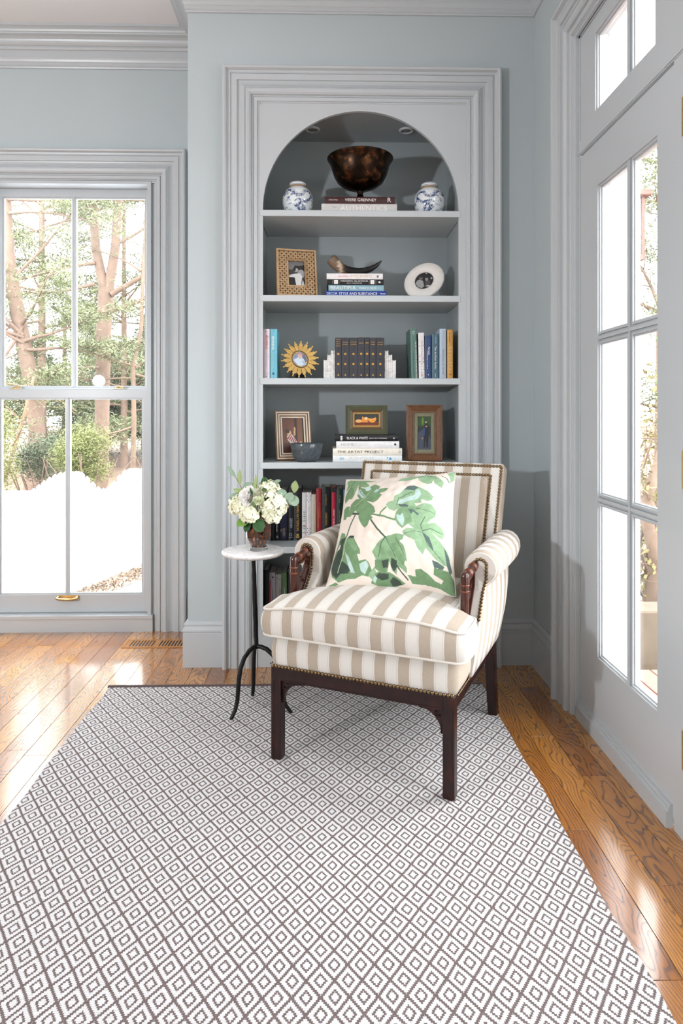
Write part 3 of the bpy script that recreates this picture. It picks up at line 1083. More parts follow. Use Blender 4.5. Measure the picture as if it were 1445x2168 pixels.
LG, MG, DG, PL, SL, VN, HL = srgb(142, 174, 138), srgb(104, 138, 98), srgb(36, 58, 50), srgb(180, 204, 198), srgb(76, 100, 98), srgb(52, 82, 64), srgb(176, 194, 158)
PGA, PGB = srgb(224, 211, 199), srgb(216, 200, 186)
MIDG = srgb(122, 156, 116)
PRINT = [
 ('p', MIDG, [(240,190),(280,170),(350,195),(430,220),(520,235),(600,240),(520,260),(470,265),(505,300),(520,345),(470,355),(410,330),(385,300),(370,355),(350,420),(320,470),(280,460),(235,500),(220,450),(225,380),(260,320),(290,290),(230,330),(250,260)]),
 ('p', MG, [(225,380),(260,330),(300,300),(330,350),(340,420),(310,460),(280,450),(240,480),(222,450)]),
 ('p', LG, [(820,275),(850,225),(960,185),(1120,140),(1200,150),(1260,210),(1285,250),(1262,325),(1230,305),(1195,280),(1180,225),(1170,290),(1130,315),(1075,295),(1040,255),(1030,215),(1000,245),(940,265),(880,270)]),
 ('p', LG, [(1310,95),(1400,45),(1400,110),(1375,170),(1335,235),(1345,180),(1330,130)]),
 ('p', MG, [(395,310),(430,350),(480,380),(520,350),(585,320),(640,350),(620,400),(690,375),(730,385),(700,430),(640,460),(665,480),(620,540),(570,570),(520,545),(495,540),(540,575),(580,620),(595,680),(550,720),(570,750),(530,770),(510,820),(475,840),(440,800),(410,740),(405,680),(370,640),(310,690),(270,680),(250,640),(300,600),(310,540),(370,490),(410,500),(380,440),(390,380)]),
 ('p', PL, [(395,350),(420,370),(450,430),(490,490),(440,500),(410,440),(385,420)]),
 ('p', PL, [(470,360),(520,340),(545,380),(510,410),(480,400)]),
 ('p', PL, [(570,440),(600,390),(640,410),(610,440)]),
 ('p', MG, [(215,560),(255,540),(300,560),(290,620),(250,700),(215,690)]),
 ('p', LG, [(705,600),(740,565),(790,555),(800,500),(850,460),(890,400),(940,355),(1000,345),(1060,370),(1130,400),(1185,460),(1170,510),(1120,530),(1060,520),(1075,560),(1000,570),(1015,605),(1100,560),(1160,555),(1205,620),(1195,690),(1150,720),(1120,770),(1190,745),(1250,780),(1270,840),(1250,900),(1200,880),(1160,860),(1230,930),(1290,1000),(1310,1070),(1300,1140),(1250,1150),(1180,1110),(1130,1060),(1090,1020),(1060,1085),(1010,1030),(985,960),(940,940),(880,910),(870,880),(920,840),(985,840),(930,800),(870,850),(820,810),(795,750),(810,680),(840,640),(790,670),(740,650)]),
 ('p', MIDG, [(840,640),(900,620),(980,610),(1060,620),(960,700),(970,780),(930,800),(870,850),(820,810),(795,750),(810,680)]),
 ('p', SL, [(890,400),(930,355),(1000,345),(1040,365),(1000,410),(940,400)]),
 ('p', PL, [(820,590),(850,540),(930,500),(1000,470),(1010,400),(1050,390),(1065,450),(1040,510),(960,545),(880,580)]),
 ('p', PL, [(820,700),(850,720),(880,690),(895,760),(880,830),(840,790),(815,740)]),
 ('p', SL, [(835,590),(900,590),(945,605),(930,625),(850,620)]),
 ('p', SL, [(935,645),(980,640),(1040,690),(1030,705),(985,670),(965,700)]),
 ('p', SL, [(1065,870),(1130,910),(1160,1000),(1165,1040),(1130,990),(1090,930)]),
 ('p', MG, [(200,830),(240,850),(262,920),(300,895),(350,920),(370,960),(420,1050),(420,1085),(385,1085),(400,1140),(470,1130),(500,1150),(530,1220),(490,1260),(420,1250),(340,1270),(250,1270),(150,1290),(80,1240),(65,1180),(75,1110),(100,1050),(150,960),(170,900)]),
 ('p', DG, [(200,895),(255,900),(230,960),(220,1040),(205,1120),(250,1150),(300,1200),(260,1230),(180,1225),(130,1260),(85,1220),(70,1160),(100,1080),(140,1030),(190,970),(180,920)]),
 ('p', PL, [(250,1050),(290,1100),(320,1170),(345,1230),(300,1225),(270,1150)]),
 ('p', PGB, [(140,1010),(180,960),(195,965),(180,1000)]),
 ('p', PL, [(400,1165),(480,1140),(500,1180),(450,1240),(410,1220)]),
 ('p', MIDG, [(270,940),(340,930),(360,970),(400,1050),(360,1060),(320,1010)]),
 ('p', DG, [(275,910),(310,893),(360,905),(345,925),(300,915)]),
 ('p', MIDG, [(550,1075),(600,1010),(660,960),(720,930),(810,905),(885,910),(870,960),(835,975),(880,1020),(895,1090),(900,1150),(850,1140),(890,1200),(885,1240),(840,1210),(800,1190),(780,1250),(740,1220),(720,1150),(690,1230),(620,1240),(560,1200),(580,1130)]),
 ('p', MG, [(740,1000),(800,990),(830,1060),(890,1130),(860,1190),(800,1120)]),
 ('p', MG, [(570,1140),(640,1135),(720,1130),(700,1200),(660,1230),(600,1220),(565,1200)]),
 ('p', DG, [(640,1150),(715,1135),(700,1200),(650,1200)]),
 ('p', DG, [(745,1125),(800,1150),(790,1200),(760,1230),(730,1190)]),
 ('p', MG, [(500,1300),(550,1240),(610,1222),(720,1235),(800,1275),(860,1310),(660,1335)]),
 ('p', DG, [(560,1262),(600,1235),(700,1245),(690,1275),(620,1285)]), ('p', DG, [(700,1290),(740,1262),(800,1290),(830,1315),(720,1320)]), ('p', PL, [(520,1285),(550,1250),(575,1270),(545,1300)]),
 ('p', LG, [(480,1250),(560,1190),(570,1230),(520,1280)]),
 ('p', MG, [(890,1250),(970,1260),(975,1210),(1030,1200),(1100,1240),(1160,1290),(1220,1310),(1240,1280),(1150,1240),(1160,1180),(1230,1190),(1300,1190),(1340,1260),(1370,1340),(1350,1410),(1280,1380),(1200,1345),(1060,1320),(930,1310)]),
 ('p', SL, [(1145,1120),(1200,1130),(1260,1160),(1240,1190),(1160,1180)]),
 ('p', SL, [(1260,960),(1300,1050),(1325,1180),(1305,1220),(1280,1140)]),
 ('p', MG, [(20,1310),(120,1285),(150,1300),(60,1330),(15,1330)]),
 ('l', MG, [(345,665),(640,720),(800,770)], 20), ('l', DG, [(340,668),(405,682)], 20),
 ('l', MG, [(640,720),(655,680),(710,630)], 15), ('l', VN, [(550,705),(640,730)], 7),
 ('l', VN, [(372,680),(310,790),(262,900)], 14), ('l', VN, [(550,770),(610,860),(695,945)], 18),
 ('l', DG, [(780,1170),(830,1230),(890,1285)], 12),
 ('l', VN, [(820,600),(840,520),(980,430)], 6), ('l', VN, [(1070,860),(1052,800),(1100,710)], 6), ('l', VN, [(1070,860),(1150,820),(1250,840)], 6),
 ('l', VN, [(1070,870),(1110,980),(1260,1130)], 5), ('l', VN, [(890,900),(980,870),(1060,865)], 4), ('l', VN, [(1020,630),(1110,640),(1195,655)], 4),
 ('l', VN, [(610,1115),(650,1000),(690,950)], 7), ('l', VN, [(700,950),(770,1080),(790,1130)], 6), ('l', VN, [(800,950),(850,1040),(880,1110)], 5),
 ('l', HL, [(262,920),(230,1060),(150,1215)], 8), ('l', VN, [(300,290),(340,200)], 5), ('l', VN, [(300,300),(330,340),(320,420)], 4), ('l', VN, [(300,300),(255,380)], 4),
 ('l', VN, [(390,330),(430,430),(480,490)], 6), ('l', HL, [(480,500),(350,580)], 5), ('l', HL, [(480,500),(550,400)], 5),
 ('l', VN, [(930,205),(1110,145),(1220,200)], 5), ('l', VN, [(1260,145),(1310,175),(1330,220)], 9),
]
PBL, PBR, PTL, PTR = [Vector(p) for p in ((-.195, -.125, .533), (.25, -.055, .533), (-.287, .265, .873), (.165, .265, .921))]
NP = 400
ax = (PBR - PBL + PTR - PTL).normalized()
ay = (PTL - PBL + PTR - PBR).normalized()
pn = ax.cross(ay).normalized()        # towards the sitter's front
if pn.y > 0: pn = -pn
def pillow_side(sign, npts):
    g = np.linspace(-1, 1, npts)
    U, V = np.meshgrid(g, g)
    dx = U * (1 - .055 * (1 - V ** 2)) 
    dy = V * (1 - .055 * (1 - U ** 2))
    th = .085 * np.clip((1 - np.abs(U) ** 2.4) * (1 - np.abs(V) ** 2.4), 0, 1) ** .62
    return U, V, dx, dy, th
def build_pillow():
    U, V, dx, dy, th = pillow_side(1, NP)
    s, t = (dx + 1) / 2, (dy + 1) / 2
    # print coordinates
    BLp, BRp, TLp, TRp = (5, 1322), (1350, 1400), (222, 148), (1392, 55)
    PX = (1 - s) * (1 - t) * BLp[0] + s * (1 - t) * BRp[0] + (1 - s) * t * TLp[0] + s * t * TRp[0]
    PY = (1 - s) * (1 - t) * BLp[1] + s * (1 - t) * BRp[1] + (1 - s) * t * TLp[1] + s * t * TRp[1]
    k = PX / 1445
    col = np.empty(U.shape + (4,))
    col[:] = PGA
    for it in PRINT:
        if it[0] == 'p':
            mk = in_poly(PX, PY, it[2])
        else:
            mk = near_line(PX, PY, it[2], it[3])
        col[mk] = it[1]
    def P3(s_, t_):
        return [(1 - s_) * (1 - t_) * PBL[i] + s_ * (1 - t_) * PBR[i] + (1 - s_) * t_ * PTL[i] + s_ * t_ * PTR[i] for i in range(3)]
    base = P3(s, t)
    verts, faces = [], []
    wr = np.array([[.005 * mnoise.noise(Vector((u * 3.1, v * 3.1, 2.2))) + .0035 * mnoise.noise(Vector((u * 8, v * 8, 5))) for u in np.linspace(-1, 1, NP)] for v in np.linspace(-1, 1, NP)])
    edge = np.clip((1 - np.abs(U)) * (1 - np.abs(V)) * 12, 0, 1)
    off = th + wr * edge
    F = np.stack([base[i] + pn[i] * off for i in range(3)], -1).reshape(-1, 3)
    NB = 50
    U2, V2, dx2, dy2, th2 = pillow_side(-1, NB)
    b2 = P3((dx2 + 1) / 2, (dy2 + 1) / 2)
    B = np.stack([b2[i] - pn[i] * th2 * .8 for i in range(3)], -1).reshape(-1, 3)
    a = np.arange(NP * NP).reshape(NP, NP)
    f1 = np.stack([a[:-1, :-1], a[:-1, 1:], a[1:, 1:], a[1:, :-1]], -1).reshape(-1, 4)
    b = np.arange(NB * NB).reshape(NB, NB) + NP * NP
    f2 = np.stack([b[:-1, :-1], b[1:, :-1], b[1:, 1:], b[:-1, 1:]], -1).reshape(-1, 4)
    me = bpy.data.meshes.new('cover')
    me.from_pydata(np.concatenate([F, B]).tolist(), [], np.concatenate([f1, f2]).tolist())
    me.polygons.foreach_set('use_smooth', [True] * len(me.polygons))
    ca = me.color_attributes.new('print', 'FLOAT_COLOR', 'POINT')
    allc = np.concatenate([col.reshape(-1, 4), np.tile(np.array(PGA), (NB * NB, 1))]).astype(np.float32)
    ca.data.foreach_set('color', allc.reshape(-1))
    t_ = NT('leaf_print_linen')
    at = t_.n('ShaderNodeAttribute', attribute_name='print')
    v = t_.obj()
    f = t_.noise(v, 700, 2)
    blot = t_.noise(v, 40, 3)
    c = t_.mix(t_.math('MULTIPLY', blot, .08), at.outputs['Color'], srgb(224, 214, 202))
    sp_ = t_.n('ShaderNodeSeparateColor'); t_.put(sp_.inputs[0], at.outputs['Color'])
    green = t_.math('MULTIPLY', t_.math('SUBTRACT', sp_.outputs[1], sp_.outputs[0]), 14.0, clamp=True)
    brush = t_.ramp(t_.noise(v, 34, 4, .6, 1.5), [(.5, 0.0), (.53, 1.0)])
    c = t_.mix(t_.math('MULTIPLY', t_.math('MULTIPLY', brush, green), .32), c, (.62, .72, .62, 1), 'MULTIPLY')
    c = t_.mix(t_.math('MULTIPLY', f, .10), c, srgb(110, 110, 95))
    t_.set(Base_Color=c, Roughness=.9)
    t_.b.inputs['Specular IOR Level'].default_value = .2
    t_.bump(f, .3, .001)
    me.materials.append(t_.m)
    me.update()
    p = thing('throw_pillow', 'square cream pillow printed with green fig leaves on the armchair seat', 'pillow', chair.location, chair.rotation_euler)
    link('cover', me, p)
    seam = []
    for e in range(4):
        for q in range(40):
            r = -1 + 2 * q / 40
            u, w = ((r, -1), (1, r), (-r, 1), (-1, -r))[e]
            xx, yy = u * (1 - .055 * (1 - w * w)), w * (1 - .055 * (1 - u * u))
            seam.append(P3((xx + 1) / 2, (yy + 1) / 2))
    MB().loop_tube(seam, .0022, 5).build('seam', LINEN, p)
build_pillow()

# ================================================================ SIDE TABLE
tb = thing('side_table', 'small round marble side table on three forged black iron legs', 'side table', (-.27, 2.645, .0075))
MB().lathe([(.0, .594), (.095, .594), (.112, .599), (.1205, .606), (.1215, .611), (.119, .6155), (.115, .617), (.0, .617)], 64, cap0=False, cap1=False).build('table_top', MARBLE, tb, (-.012, 0, 0))
MB().lathe([(.03, .588), (.03, .594)], 20).build('mount_plate', IRON, tb, (-.012, 0, 0))
rngt = random.Random(3)
pts, rad = [], []
for k in range(15):
    t = k / 14
    pts.append((-.012 * t + rngt.uniform(-.0006, .0006), rngt.uniform(-.0006, .0006), .235 + t * .357))
    rad.append(.0092 + rngt.uniform(-.0007, .0007) - .001 * t)
MB().tube(pts, rad, 8).build('stem', IRON, tb)
feet = [(-.088, -.096), (-.029, .121), (.14, -.042)]
for fx, fy in feet:
    L_ = math.hypot(fx, fy)
    ux, uy = fx / L_, fy / L_
    prof = [(0, .243), (.016, .243), (.035, .236), (.058, .215), (.075, .18), (.083, .14), (.086, .1), (.09, .06), (.1, .03), (.115, .008), (.122, .0045)]
    sc = L_ / .122
    q = [(ux * r * sc, uy * r * sc, z) for r, z in prof]
    MB().tube(q, [.0085, .0088, .009, .009, .0088, .0087, .0085, .0082, .0078, .007, .0045], 8).build('leg', IRON, tb)

# ---------------------------------------------------------------- tortoiseshell vase
def mk_tort():
    t = NT('tortoiseshell_glass')
    v = t.obj()
    mp = t.n('ShaderNodeMapping'); t.put(mp.inputs['Vector'], v); mp.inputs['Scale'].default_value = (1, 1, .5)
    n1 = t.noise(mp.outputs[0], 120, 4, .6, .8)
    c = t.ramp(n1, [(.40, srgb(22, 10, 6)), (.53, srgb(58, 26, 12)), (.62, srgb(132, 64, 22)), (.7, srgb(206, 132, 60))])
    t.set(Base_Color=c, Roughness=.05)
    t.b.inputs['Coat Weight'].default_value = 1.0
    t.b.inputs['Coat Roughness'].default_value = .02
    return t.m
VX, VY, VZ = -.262, 2.64, .6245
vase = thing('vase', 'dark amber tortoiseshell glass vase on the marble side table', 'vase', (VX, VY, VZ))
MB().lathe([(.0, .012), (.028, .013), (.030, .018), (.036, .028), (.045, .042), (.048, .06), (.048, .09), (.0465, .12), (.046, .138), (.0445, .138), (.0445, .12), (.045, .09), (.045, .06), (.04, .042), (.03, .03), (.0, .026)], 40, cap0=False, cap1=False).build('body', mk_tort(), vase)
FOOTG = NT('clear_glass_foot'); FOOTG.set(Base_Color=(.8, .8, .78, 1), Roughness=.03); FOOTG.b.inputs['Transmission Weight'].default_value = .8
MB().lathe([(.0, .0), (.035, .0), (.037, .003), (.0365, .006), (.032, .008), (.0345, .011), (.033, .014), (.026, .016), (.0, .016)], 36, cap0=False, cap1=False).build('foot', FOOTG.m, vase)

# ---------------------------------------------------------------- flower arrangement
def floret_mesh(rs, cup, wid):
    m = MB()
    for k in range(4):
        a0 = k * math.pi / 2
        vs = []
        for (r, w_, zz) in ((.0, .001, 0), (.35, .55, .10), (.7, .8, .22), (1.0, .55, .18), (1.08, .1, .12)):
            for s in (-1, 0, 1):
                lx, ly = r * rs, s * w_ * wid * rs * .6
                lz = (zz * cup - abs(s) * .02 + .08 * abs(s) * math.sin(r * 5 + k)) * rs
                vs.append((lx * math.cos(a0) - ly * math.sin(a0), lx * math.sin(a0) + ly * math.cos(a0), lz))
        fs = []
        for i in range(4):
            for j in range(2):
                a = i * 3 + j
                fs.append((a, a + 1, a + 4, a + 3))
        m.add(vs, fs, 0, True)
    m.lathe([(.07 * rs, 0), (.06 * rs, .06 * rs), (.01 * rs, .08 * rs)], 6)
    return m
def petalmat(name, a, b):
    t = NT(name)
    n1 = t.noise(t.obj(), 55, 2)
    t.set(Base_Color=t.mix(n1, a, b), Roughness=.6)
    t.b.inputs['Subsurface Weight'].default_value = .0
    return t.m
HYD = petalmat('hydrangea_petals', srgb(226, 228, 186), srgb(250, 248, 232))
ROSE = petalmat('white_petals', srgb(244, 242, 236), srgb(252, 250, 248))
STEMG = plain('green_stem', srgb(86, 112, 62), .6, var=.2)
LEAFD = plain('hydrangea_leaf', srgb(44, 84, 40), .45, var=.25, vscale=60)
EUCA = plain('eucalyptus_leaf', srgb(138, 160, 138), .6, var=.2, vscale=50)
EUCB = plain('eucalyptus_leaf_young', srgb(150, 168, 116), .55, var=.15, vscale=50)
EUST = plain('eucalyptus_stem', srgb(140, 112, 82), .6)
bouquet = thing('bouquet', 'white hydrangeas with eucalyptus sprigs standing in the amber vase', 'flowers', (VX, VY, VZ + .13))
rf = random.Random(21)
def head(c, r, n, flat=(1, 1, 1)):
    m = MB()
    c = Vector(c)
    for i in range(n):
        z = 1 - 2 * (i + .5) / n * .86
        a = i * 2.39996
        d = Vector((math.sqrt(max(0, 1 - z * z)) * math.cos(a), math.sqrt(max(0, 1 - z * z)) * math.sin(a), z))
        d += Vector((rf.uniform(-.1, .1), rf.uniform(-.1, .1), rf.uniform(-.1, .1)))
        d.normalize()
        rr = r * rf.uniform(.86, 1.06)
        p = c + Vector((d.x * flat[0], d.y * flat[1], d.z * flat[2])) * rr
        fm = floret_mesh(.0125 * rf.uniform(.85, 1.2), rf.uniform(.6, 1.3), rf.uniform(1.0, 1.25))
        q = Vector((0, 0, 1)).rotation_difference((d + Vector((rf.uniform(-.35, .35), rf.uniform(-.35, .35), rf.uniform(-.35, .35)))).normalized()).to_matrix() @ Matrix.Rotation(rf.uniform(0, 6.3), 3, 'Z')
        m.add([p + q @ Vector(v) for v in fm.v], fm.f, 0, True)
    # green core
    core = MB().lathe([(.001, -r * .7), (r * .6, -r * .4), (r * .72, 0), (r * .6, r * .45), (.001, r * .7)], 12)
    m.add([Vector(v) + c for v in core.v], core.f, 1, True)
    o = m.build('flower_head', [HYD, STEMG], bouquet)
    MB().tube([c, c.lerp(Vector((0, 0, -.02)), .6), (0, 0, -.1)], .003, 6).build('stem', STEMG, bouquet)
    return o
head((-.062, -.012, .045), .047, 110, (1, 1, .95))
head((.062, -.018, .052), .055, 140, (1, 1, 1.0))
head((.02, .035, .08), .045, 90)
head((.055, -.03, .01), .036, 60)
head((-.03, -.045, .012), .034, 60)
head((.045, .01, .098), .036, 70)
# one full white rose-like bloom and a bud
def rose(c, r, dirv, mat_):
    m = MB()
    q = Vector((0, 0, 1)).rotation_difference(Vector(dirv).normalized()).to_matrix()
    for k in range(18):
        t = k / 18
        a = k * 2.4
        rr = r * (.18 + .8 * t)
        h0, h1 = -.3 * r, r * (.95 - .55 * t)
        vs = []
        for i in range(4):
            v = i / 3
            for j in range(5):
                s = (j - 2) / 2
                aa = a + s * (.85 - .2 * t)
                rad = rr * (.45 + .75 * v ** 1.2) + (.16 * r * v ** 3 * (1 + math.sin(a * 3 + s * 4) * .6))
                vs.append((rad * math.cos(aa), rad * math.sin(aa), h0 + (h1 - h0) * (v - .12 * s * s * v)))
        fs = [(i * 5 + j, i * 5 + j + 1, i * 5 + j + 6, i * 5 + j + 5) for i in range(3) for j in range(4)]
        m.add([q @ Vector(v) + Vector(c) for v in vs], fs, 0, True)
    return m.build('flower_head', mat_, bouquet)
rose((-.03, -.05, .08), .034, (-.55, -.8, .35), ROSE)
rose((.004, -.062, .066), .016, (.2, -.8, .5), petalmat('green_white_bud', srgb(206, 214, 160), srgb(244, 244, 226)))
MB().tube([(-.028, -.04, .075), (-.015, -.02, .02), (0, 0, -.1)], .0028, 6).build('stem', STEMG, bouquet)

def leafshape(length, width, curl, serr=0.0, n=10, roundish=False):
    m = MB()
    vs = []
    for i in range(n + 1):
        t = i / n
        w_ = (math.sin(math.pi * min(1, t * .98 + .02)) ** (.55 if roundish else .9)) * width / 2
        if serr: w_ *= 1 + serr * (1 if i % 2 else -1)
        zc = curl * math.sin(t * math.pi * .6) * length
        for s in (-1, -.5, 0, .5, 1):
            vs.append((s * w_, t * length, zc + abs(s) * width * .10))
    fs = [(i * 5 + j, i * 5 + j + 1, i * 5 + j + 6, i * 5 + j + 5) for i in range(n) for j in range(4)]
    m.add(vs, fs, 0, True)
    return m
def put_leaf(base, tip_dir, face, length, width, mat_, curl=.08, serr=0.0, roundish=False):
    y = Vector(tip_dir).normalized()
    z = Vector(face)
    z = (z - y * z.dot(y)).normalized()
    x = y.cross(z)
    M = Matrix((x, y, z)).transposed()
    lm = leafshape(length, width, curl, serr, 10, roundish)
    mm = MB()
    mm.add([M @ Vector(v) + Vector(base) for v in lm.v], lm.f, 0, True)
    o = mm.build('leaf', mat_, bouquet)
    md = o.modifiers.new('t', 'SOLIDIFY'); md.thickness = .0006
    return o
# broad hydrangea leaves
put_leaf((-.002, -.045, -.002), (.25, -.35, -.62), (0, -1, .35), .062, .046, LEAFD, .1, .06, True)
put_leaf((-.03, -.035, -.005), (-.9, -.3, -.55), (-.2, -.8, .6), .055, .04, plain('fresh_leaf', srgb(112, 150, 66), .5, var=.2), .1, .06, True)
put_leaf((-.028, -.03, -.01), (-.25, -.3, -.9), (-.5, -.8, 0), .05, .032, LEAFD, .1, .06, True)
put_leaf((.03, -.045, .1), (-.1, -.6, .5), (0, -1, 0), .035, .02, STEMG, .1)
put_leaf((-.012, -.06, .078), (-.25, -.2, .8), (0, -1, 0), .045, .012, LEAFD, .1)
put_leaf((-.03, -.075, .07), (.6, -.2, -.35), (0, -1, 0), .04, .013, STEMG, .1)
# eucalyptus sprigs
def sprig(pts, leaves):
    MB().tube(pts, [.0017] * (len(pts) - 1) + [.0009], 6).build('stem', EUST, bouquet)
    for b, d, l, w_, mt, rd in leaves:
        put_leaf(b, d, (random.Random(int(l * 1e5)).uniform(-.3, .3), -1, .25), l, w_, mt, .08, 0, rd)
sprig([(0, 0, -.08), (.05, -.02, .03), (.105, -.03, .072), (.142, -.035, .098)],
      [((.088, -.04, .06), (.1, 0, .9), .052, .044, EUCA, True), ((.108, -.04, .055), (.45, 0, .75), .048, .036, EUCA, True),
       ((.14, -.036, .094), (.12, -.1, .9), .05, .030, EUCB, False), ((.124, -.036, .082), (.55, -.1, -.75), .046, .040, EUCA, True)])
sprig([(0, 0, -.08), (-.04, 0, .06), (-.075, -.005, .13), (-.11, -.01, .19)],
      [((-.07, -.005, .12), (.02, 0, 1), .062, .019, EUCB, False), ((-.085, -.01, .15), (-.55, 0, .8), .055, .017, EUCA, False),
       ((-.05, -.01, .085), (-.9, -.1, .45), .05, .026, EUCB, False), ((-.065, -.02, .075), (-.9, -.2, .02), .045, .034, EUCA, True), ((-.06, 0, .11), (.5, -.1, .3), .04, .02, EUCA, False)])
sprig([(0, 0, -.08), (-.005, .01, .06), (-.012, .012, .13)],
      [((-.02, .005, .10), (.25, 0, .95), .055, .017, EUCB, False), ((-.008, .005, .105), (-.02, 0, 1), .058, .012, EUCB, False), ((.02, .012, .11), (.05, 0, 1), .042, .026, LEAFD, True)])
sprig([(0, 0, -.08), (.03, .01, .08), (.055, .01, .135)],
      [((.055, .008, .128), (.85, -.1, .25), .035, .014, EUCA, False), ((.05, .008, .118), (.5, -.2, .1), .024, .02, EUCB, True), ((.045, .01, .105), (.5, -.2, -.1), .022, .02, EUCA, True)])
# ================================================================ BOOKS AND THINGS ON THE SHELVES
TH = math.atan(32 / 1445)
def shelf_x(u, y):
    """x on the plane y of the line of sight numbered u across the picture"""
    a = (u - 722.5) / 1445
    return y * (math.sin(TH) + a * math.cos(TH)) / (math.cos(TH) - a * math.sin(TH))

_bm = {}
def cov(rgb, rough=.5):
    k = (rgb, rough)
    if k not in _bm:
        _bm[k] = plain('book_cover_%d_%d_%d' % rgb, srgb(*rgb), rough, var=.12, vscale=70, bump=.1, bscale=500)
    return _bm[k]
def mk_pages():
    t = NT('book_pages')
    x, y, z = t.sep(t.obj())
    f = t.noise(t.comb(t.math('MULTIPLY', x, 1500), t.math('MULTIPLY', y, 20), t.math('MULTIPLY', z, 20)), 1, 1)
    t.set(Base_Color=t.mix(f, srgb(206, 198, 182), srgb(236, 230, 218)), Roughness=.8)
    return t.m
PAGES = mk_pages()
INK = {k: plain('ink_' + k, srgb(*c), r_, m_) for k, c, r_, m_ in (('white', (236, 234, 230), .5, 0), ('black', (26, 26, 28), .5, 0), ('gold', (214, 166, 82), .35, .6), ('red', (196, 40, 54), .5, 0),
       ('pink', (226, 120, 146), .5, 0), ('grey', (168, 168, 166), .5, 0), ('pale', (206, 220, 226), .5, 0), ('blue', (74, 160, 206), .5, 0), ('tan', (204, 176, 132), .5, 0), ('orange', (206, 96, 52), .5, 0),
       ('green', (92, 140, 100), .5, 0), ('teal', (40, 92, 92), .5, 0), ('lightgrey', (214, 212, 210), .5, 0), ('brown', (120, 86, 60), .5, 0), ('yellow', (226, 196, 96), .5, 0), ('silver', (176, 178, 184), .4, .3))}
FIT = []

def book(label, x, y, z, t, h, d, rgb, flat=False, texts=(), lean=0.0, group=None, marks=(), rough=.45, spine_round=.004):
    """t thickness, h height, d depth; spine faces the room. flat: lies on its side, h runs along x.
    texts: (string, colour, along 0..1 centre, across 0..1 centre, length, letter height, 'run' or 'up')"""
    o = thing('book', label, 'book', (x, y, z), (0, R(lean), 0), group)
    def T(a, b, c):   # a across thickness, b depth, c along height
        return (c, b, a) if flat else (a, b, c)
    bt = .0022
    m = MB()
    n = 6
    def slab(a0, a1, b0, b1, c0, c1):
        p, q = T(a0, b0, c0), T(a1, b1, c1)
        m.box(p[0], q[0], p[1], q[1], p[2], q[2])
    slab(0, bt, .004, d, 0, h)
    slab(t - bt, t, .004, d, 0, h)
    # rounded spine
    ring0 = []
    for k in range(n + 1):
        a = k / n
        ring0.append((a * t, .004 - spine_round * math.sin(math.pi * a)))
    ring0 += [(t, .007), (0, .007)]
    m.rings([[T(a, b, 0) for a, b in ring0], [T(a, b, h) for a, b in ring0]], 0, False)
    m.build('cover', cov(rgb, rough), o)
    m = MB()
    p, q = T(bt, .007, .003), T(t - bt, d - .004, h - .003)
    m.box(p[0], q[0], p[1], q[1], p[2], q[2])
    m.build('page_block', PAGES, o)
    yb = .004 - spine_round - .0004
    for s, col, al, ac, ln, lh, mode in texts:
        cu = bpy.data.curves.new('lettering', 'FONT')
        cu.body = s
        cu.size = lh * 1.35
        cu.align_x = 'CENTER'
        cu.align_y = 'CENTER'
        cu.extrude = .0002
        cu.materials.append(INK[col])
        to = link('lettering', cu, o)
        if flat:
            to.location = (al * h, yb, ac * t)
            to.rotation_euler = (R(90), 0, 0)
        elif mode == 'across':
            to.location = (ac * t, yb, (1 - al) * h)
            to.rotation_euler = (R(90), 0, 0)
        else:
            to.location = (ac * t, yb, (1 - al) * h)
            to.rotation_euler = Matrix(((0, 1, 0), (0, 0, -1), (-1, 0, 0))).to_euler()
        FIT.append((to, ln, lh))
    for kind, col, al, ac, sz in marks:
        m = MB()
        c = T(ac * t, yb, (al if flat else 1 - al) * h)
        if kind == 'dot':
            m.prism([(c[0] + sz * math.cos(k * math.pi / 6), c[2] + sz * math.sin(k * math.pi / 6)) for k in range(12)], yb - .0002, yb + .002)
        elif kind == 'square':
            m.prism([(c[0] - sz, c[2] - sz), (c[0] + sz, c[2] - sz), (c[0] + sz, c[2] + sz), (c[0] - sz, c[2] + sz)], yb - .0002, yb + .002)
        elif kind == 'triangle':
            m.prism([(c[0] - sz, c[2] - sz * .8), (c[0] + sz, c[2] - sz * .8), (c[0], c[2] + sz)], yb - .0002, yb + .002)
        elif kind == 'flower':
            for k in range(5):
                a = math.pi / 2 + k * 2 * math.pi / 5
                cx, cz = c[0] + sz * .55 * math.cos(a), c[2] + sz * .55 * math.sin(a)
                m.prism([(cx + sz * .42 * math.cos(j * math.pi / 3), cz + sz * .42 * math.sin(j * math.pi / 3)) for j in range(6)], yb - .0002, yb + .002)
            m.prism([(c[0] + sz * .3 * math.cos(j * math.pi / 3), c[2] + sz * .3 * math.sin(j * math.pi / 3)) for j in range(6)], yb - .0003, yb + .002)
        elif kind == 'flame':
            m.prism([(c[0] - sz * .7, c[2] - sz), (c[0] + sz * .7, c[2] - sz), (c[0] + sz * .75, c[2] - sz * .3), (c[0] + sz * .2, c[2] + sz * .5), (c[0] - sz * .1, c[2] + sz * 1.2), (c[0] - sz * .2, c[2] + sz * .2), (c[0] - sz * .7, c[2] - sz * .3)], yb - .0002, yb + .002)
        elif kind == 'band':       # sz = (half length along, half across)
            if flat: m.box(c[0] - sz[0], c[0] + sz[0], yb, yb + .002, c[2] - sz[1], c[2] + sz[1])
            else: m.box(c[0] - sz[1], c[0] + sz[1], yb, yb + .002, c[2] - sz[0], c[2] + sz[0])
        elif kind == 'ring':
            pts = [(c[0] + sz * math.cos(k * math.pi / 6), yb, c[2] + 1.3 * sz * math.sin(k * math.pi / 6)) for k in range(12)]
            m.loop_tube(pts, sz * .25, 5)
        m.build('emblem', INK[col], o)
    return o

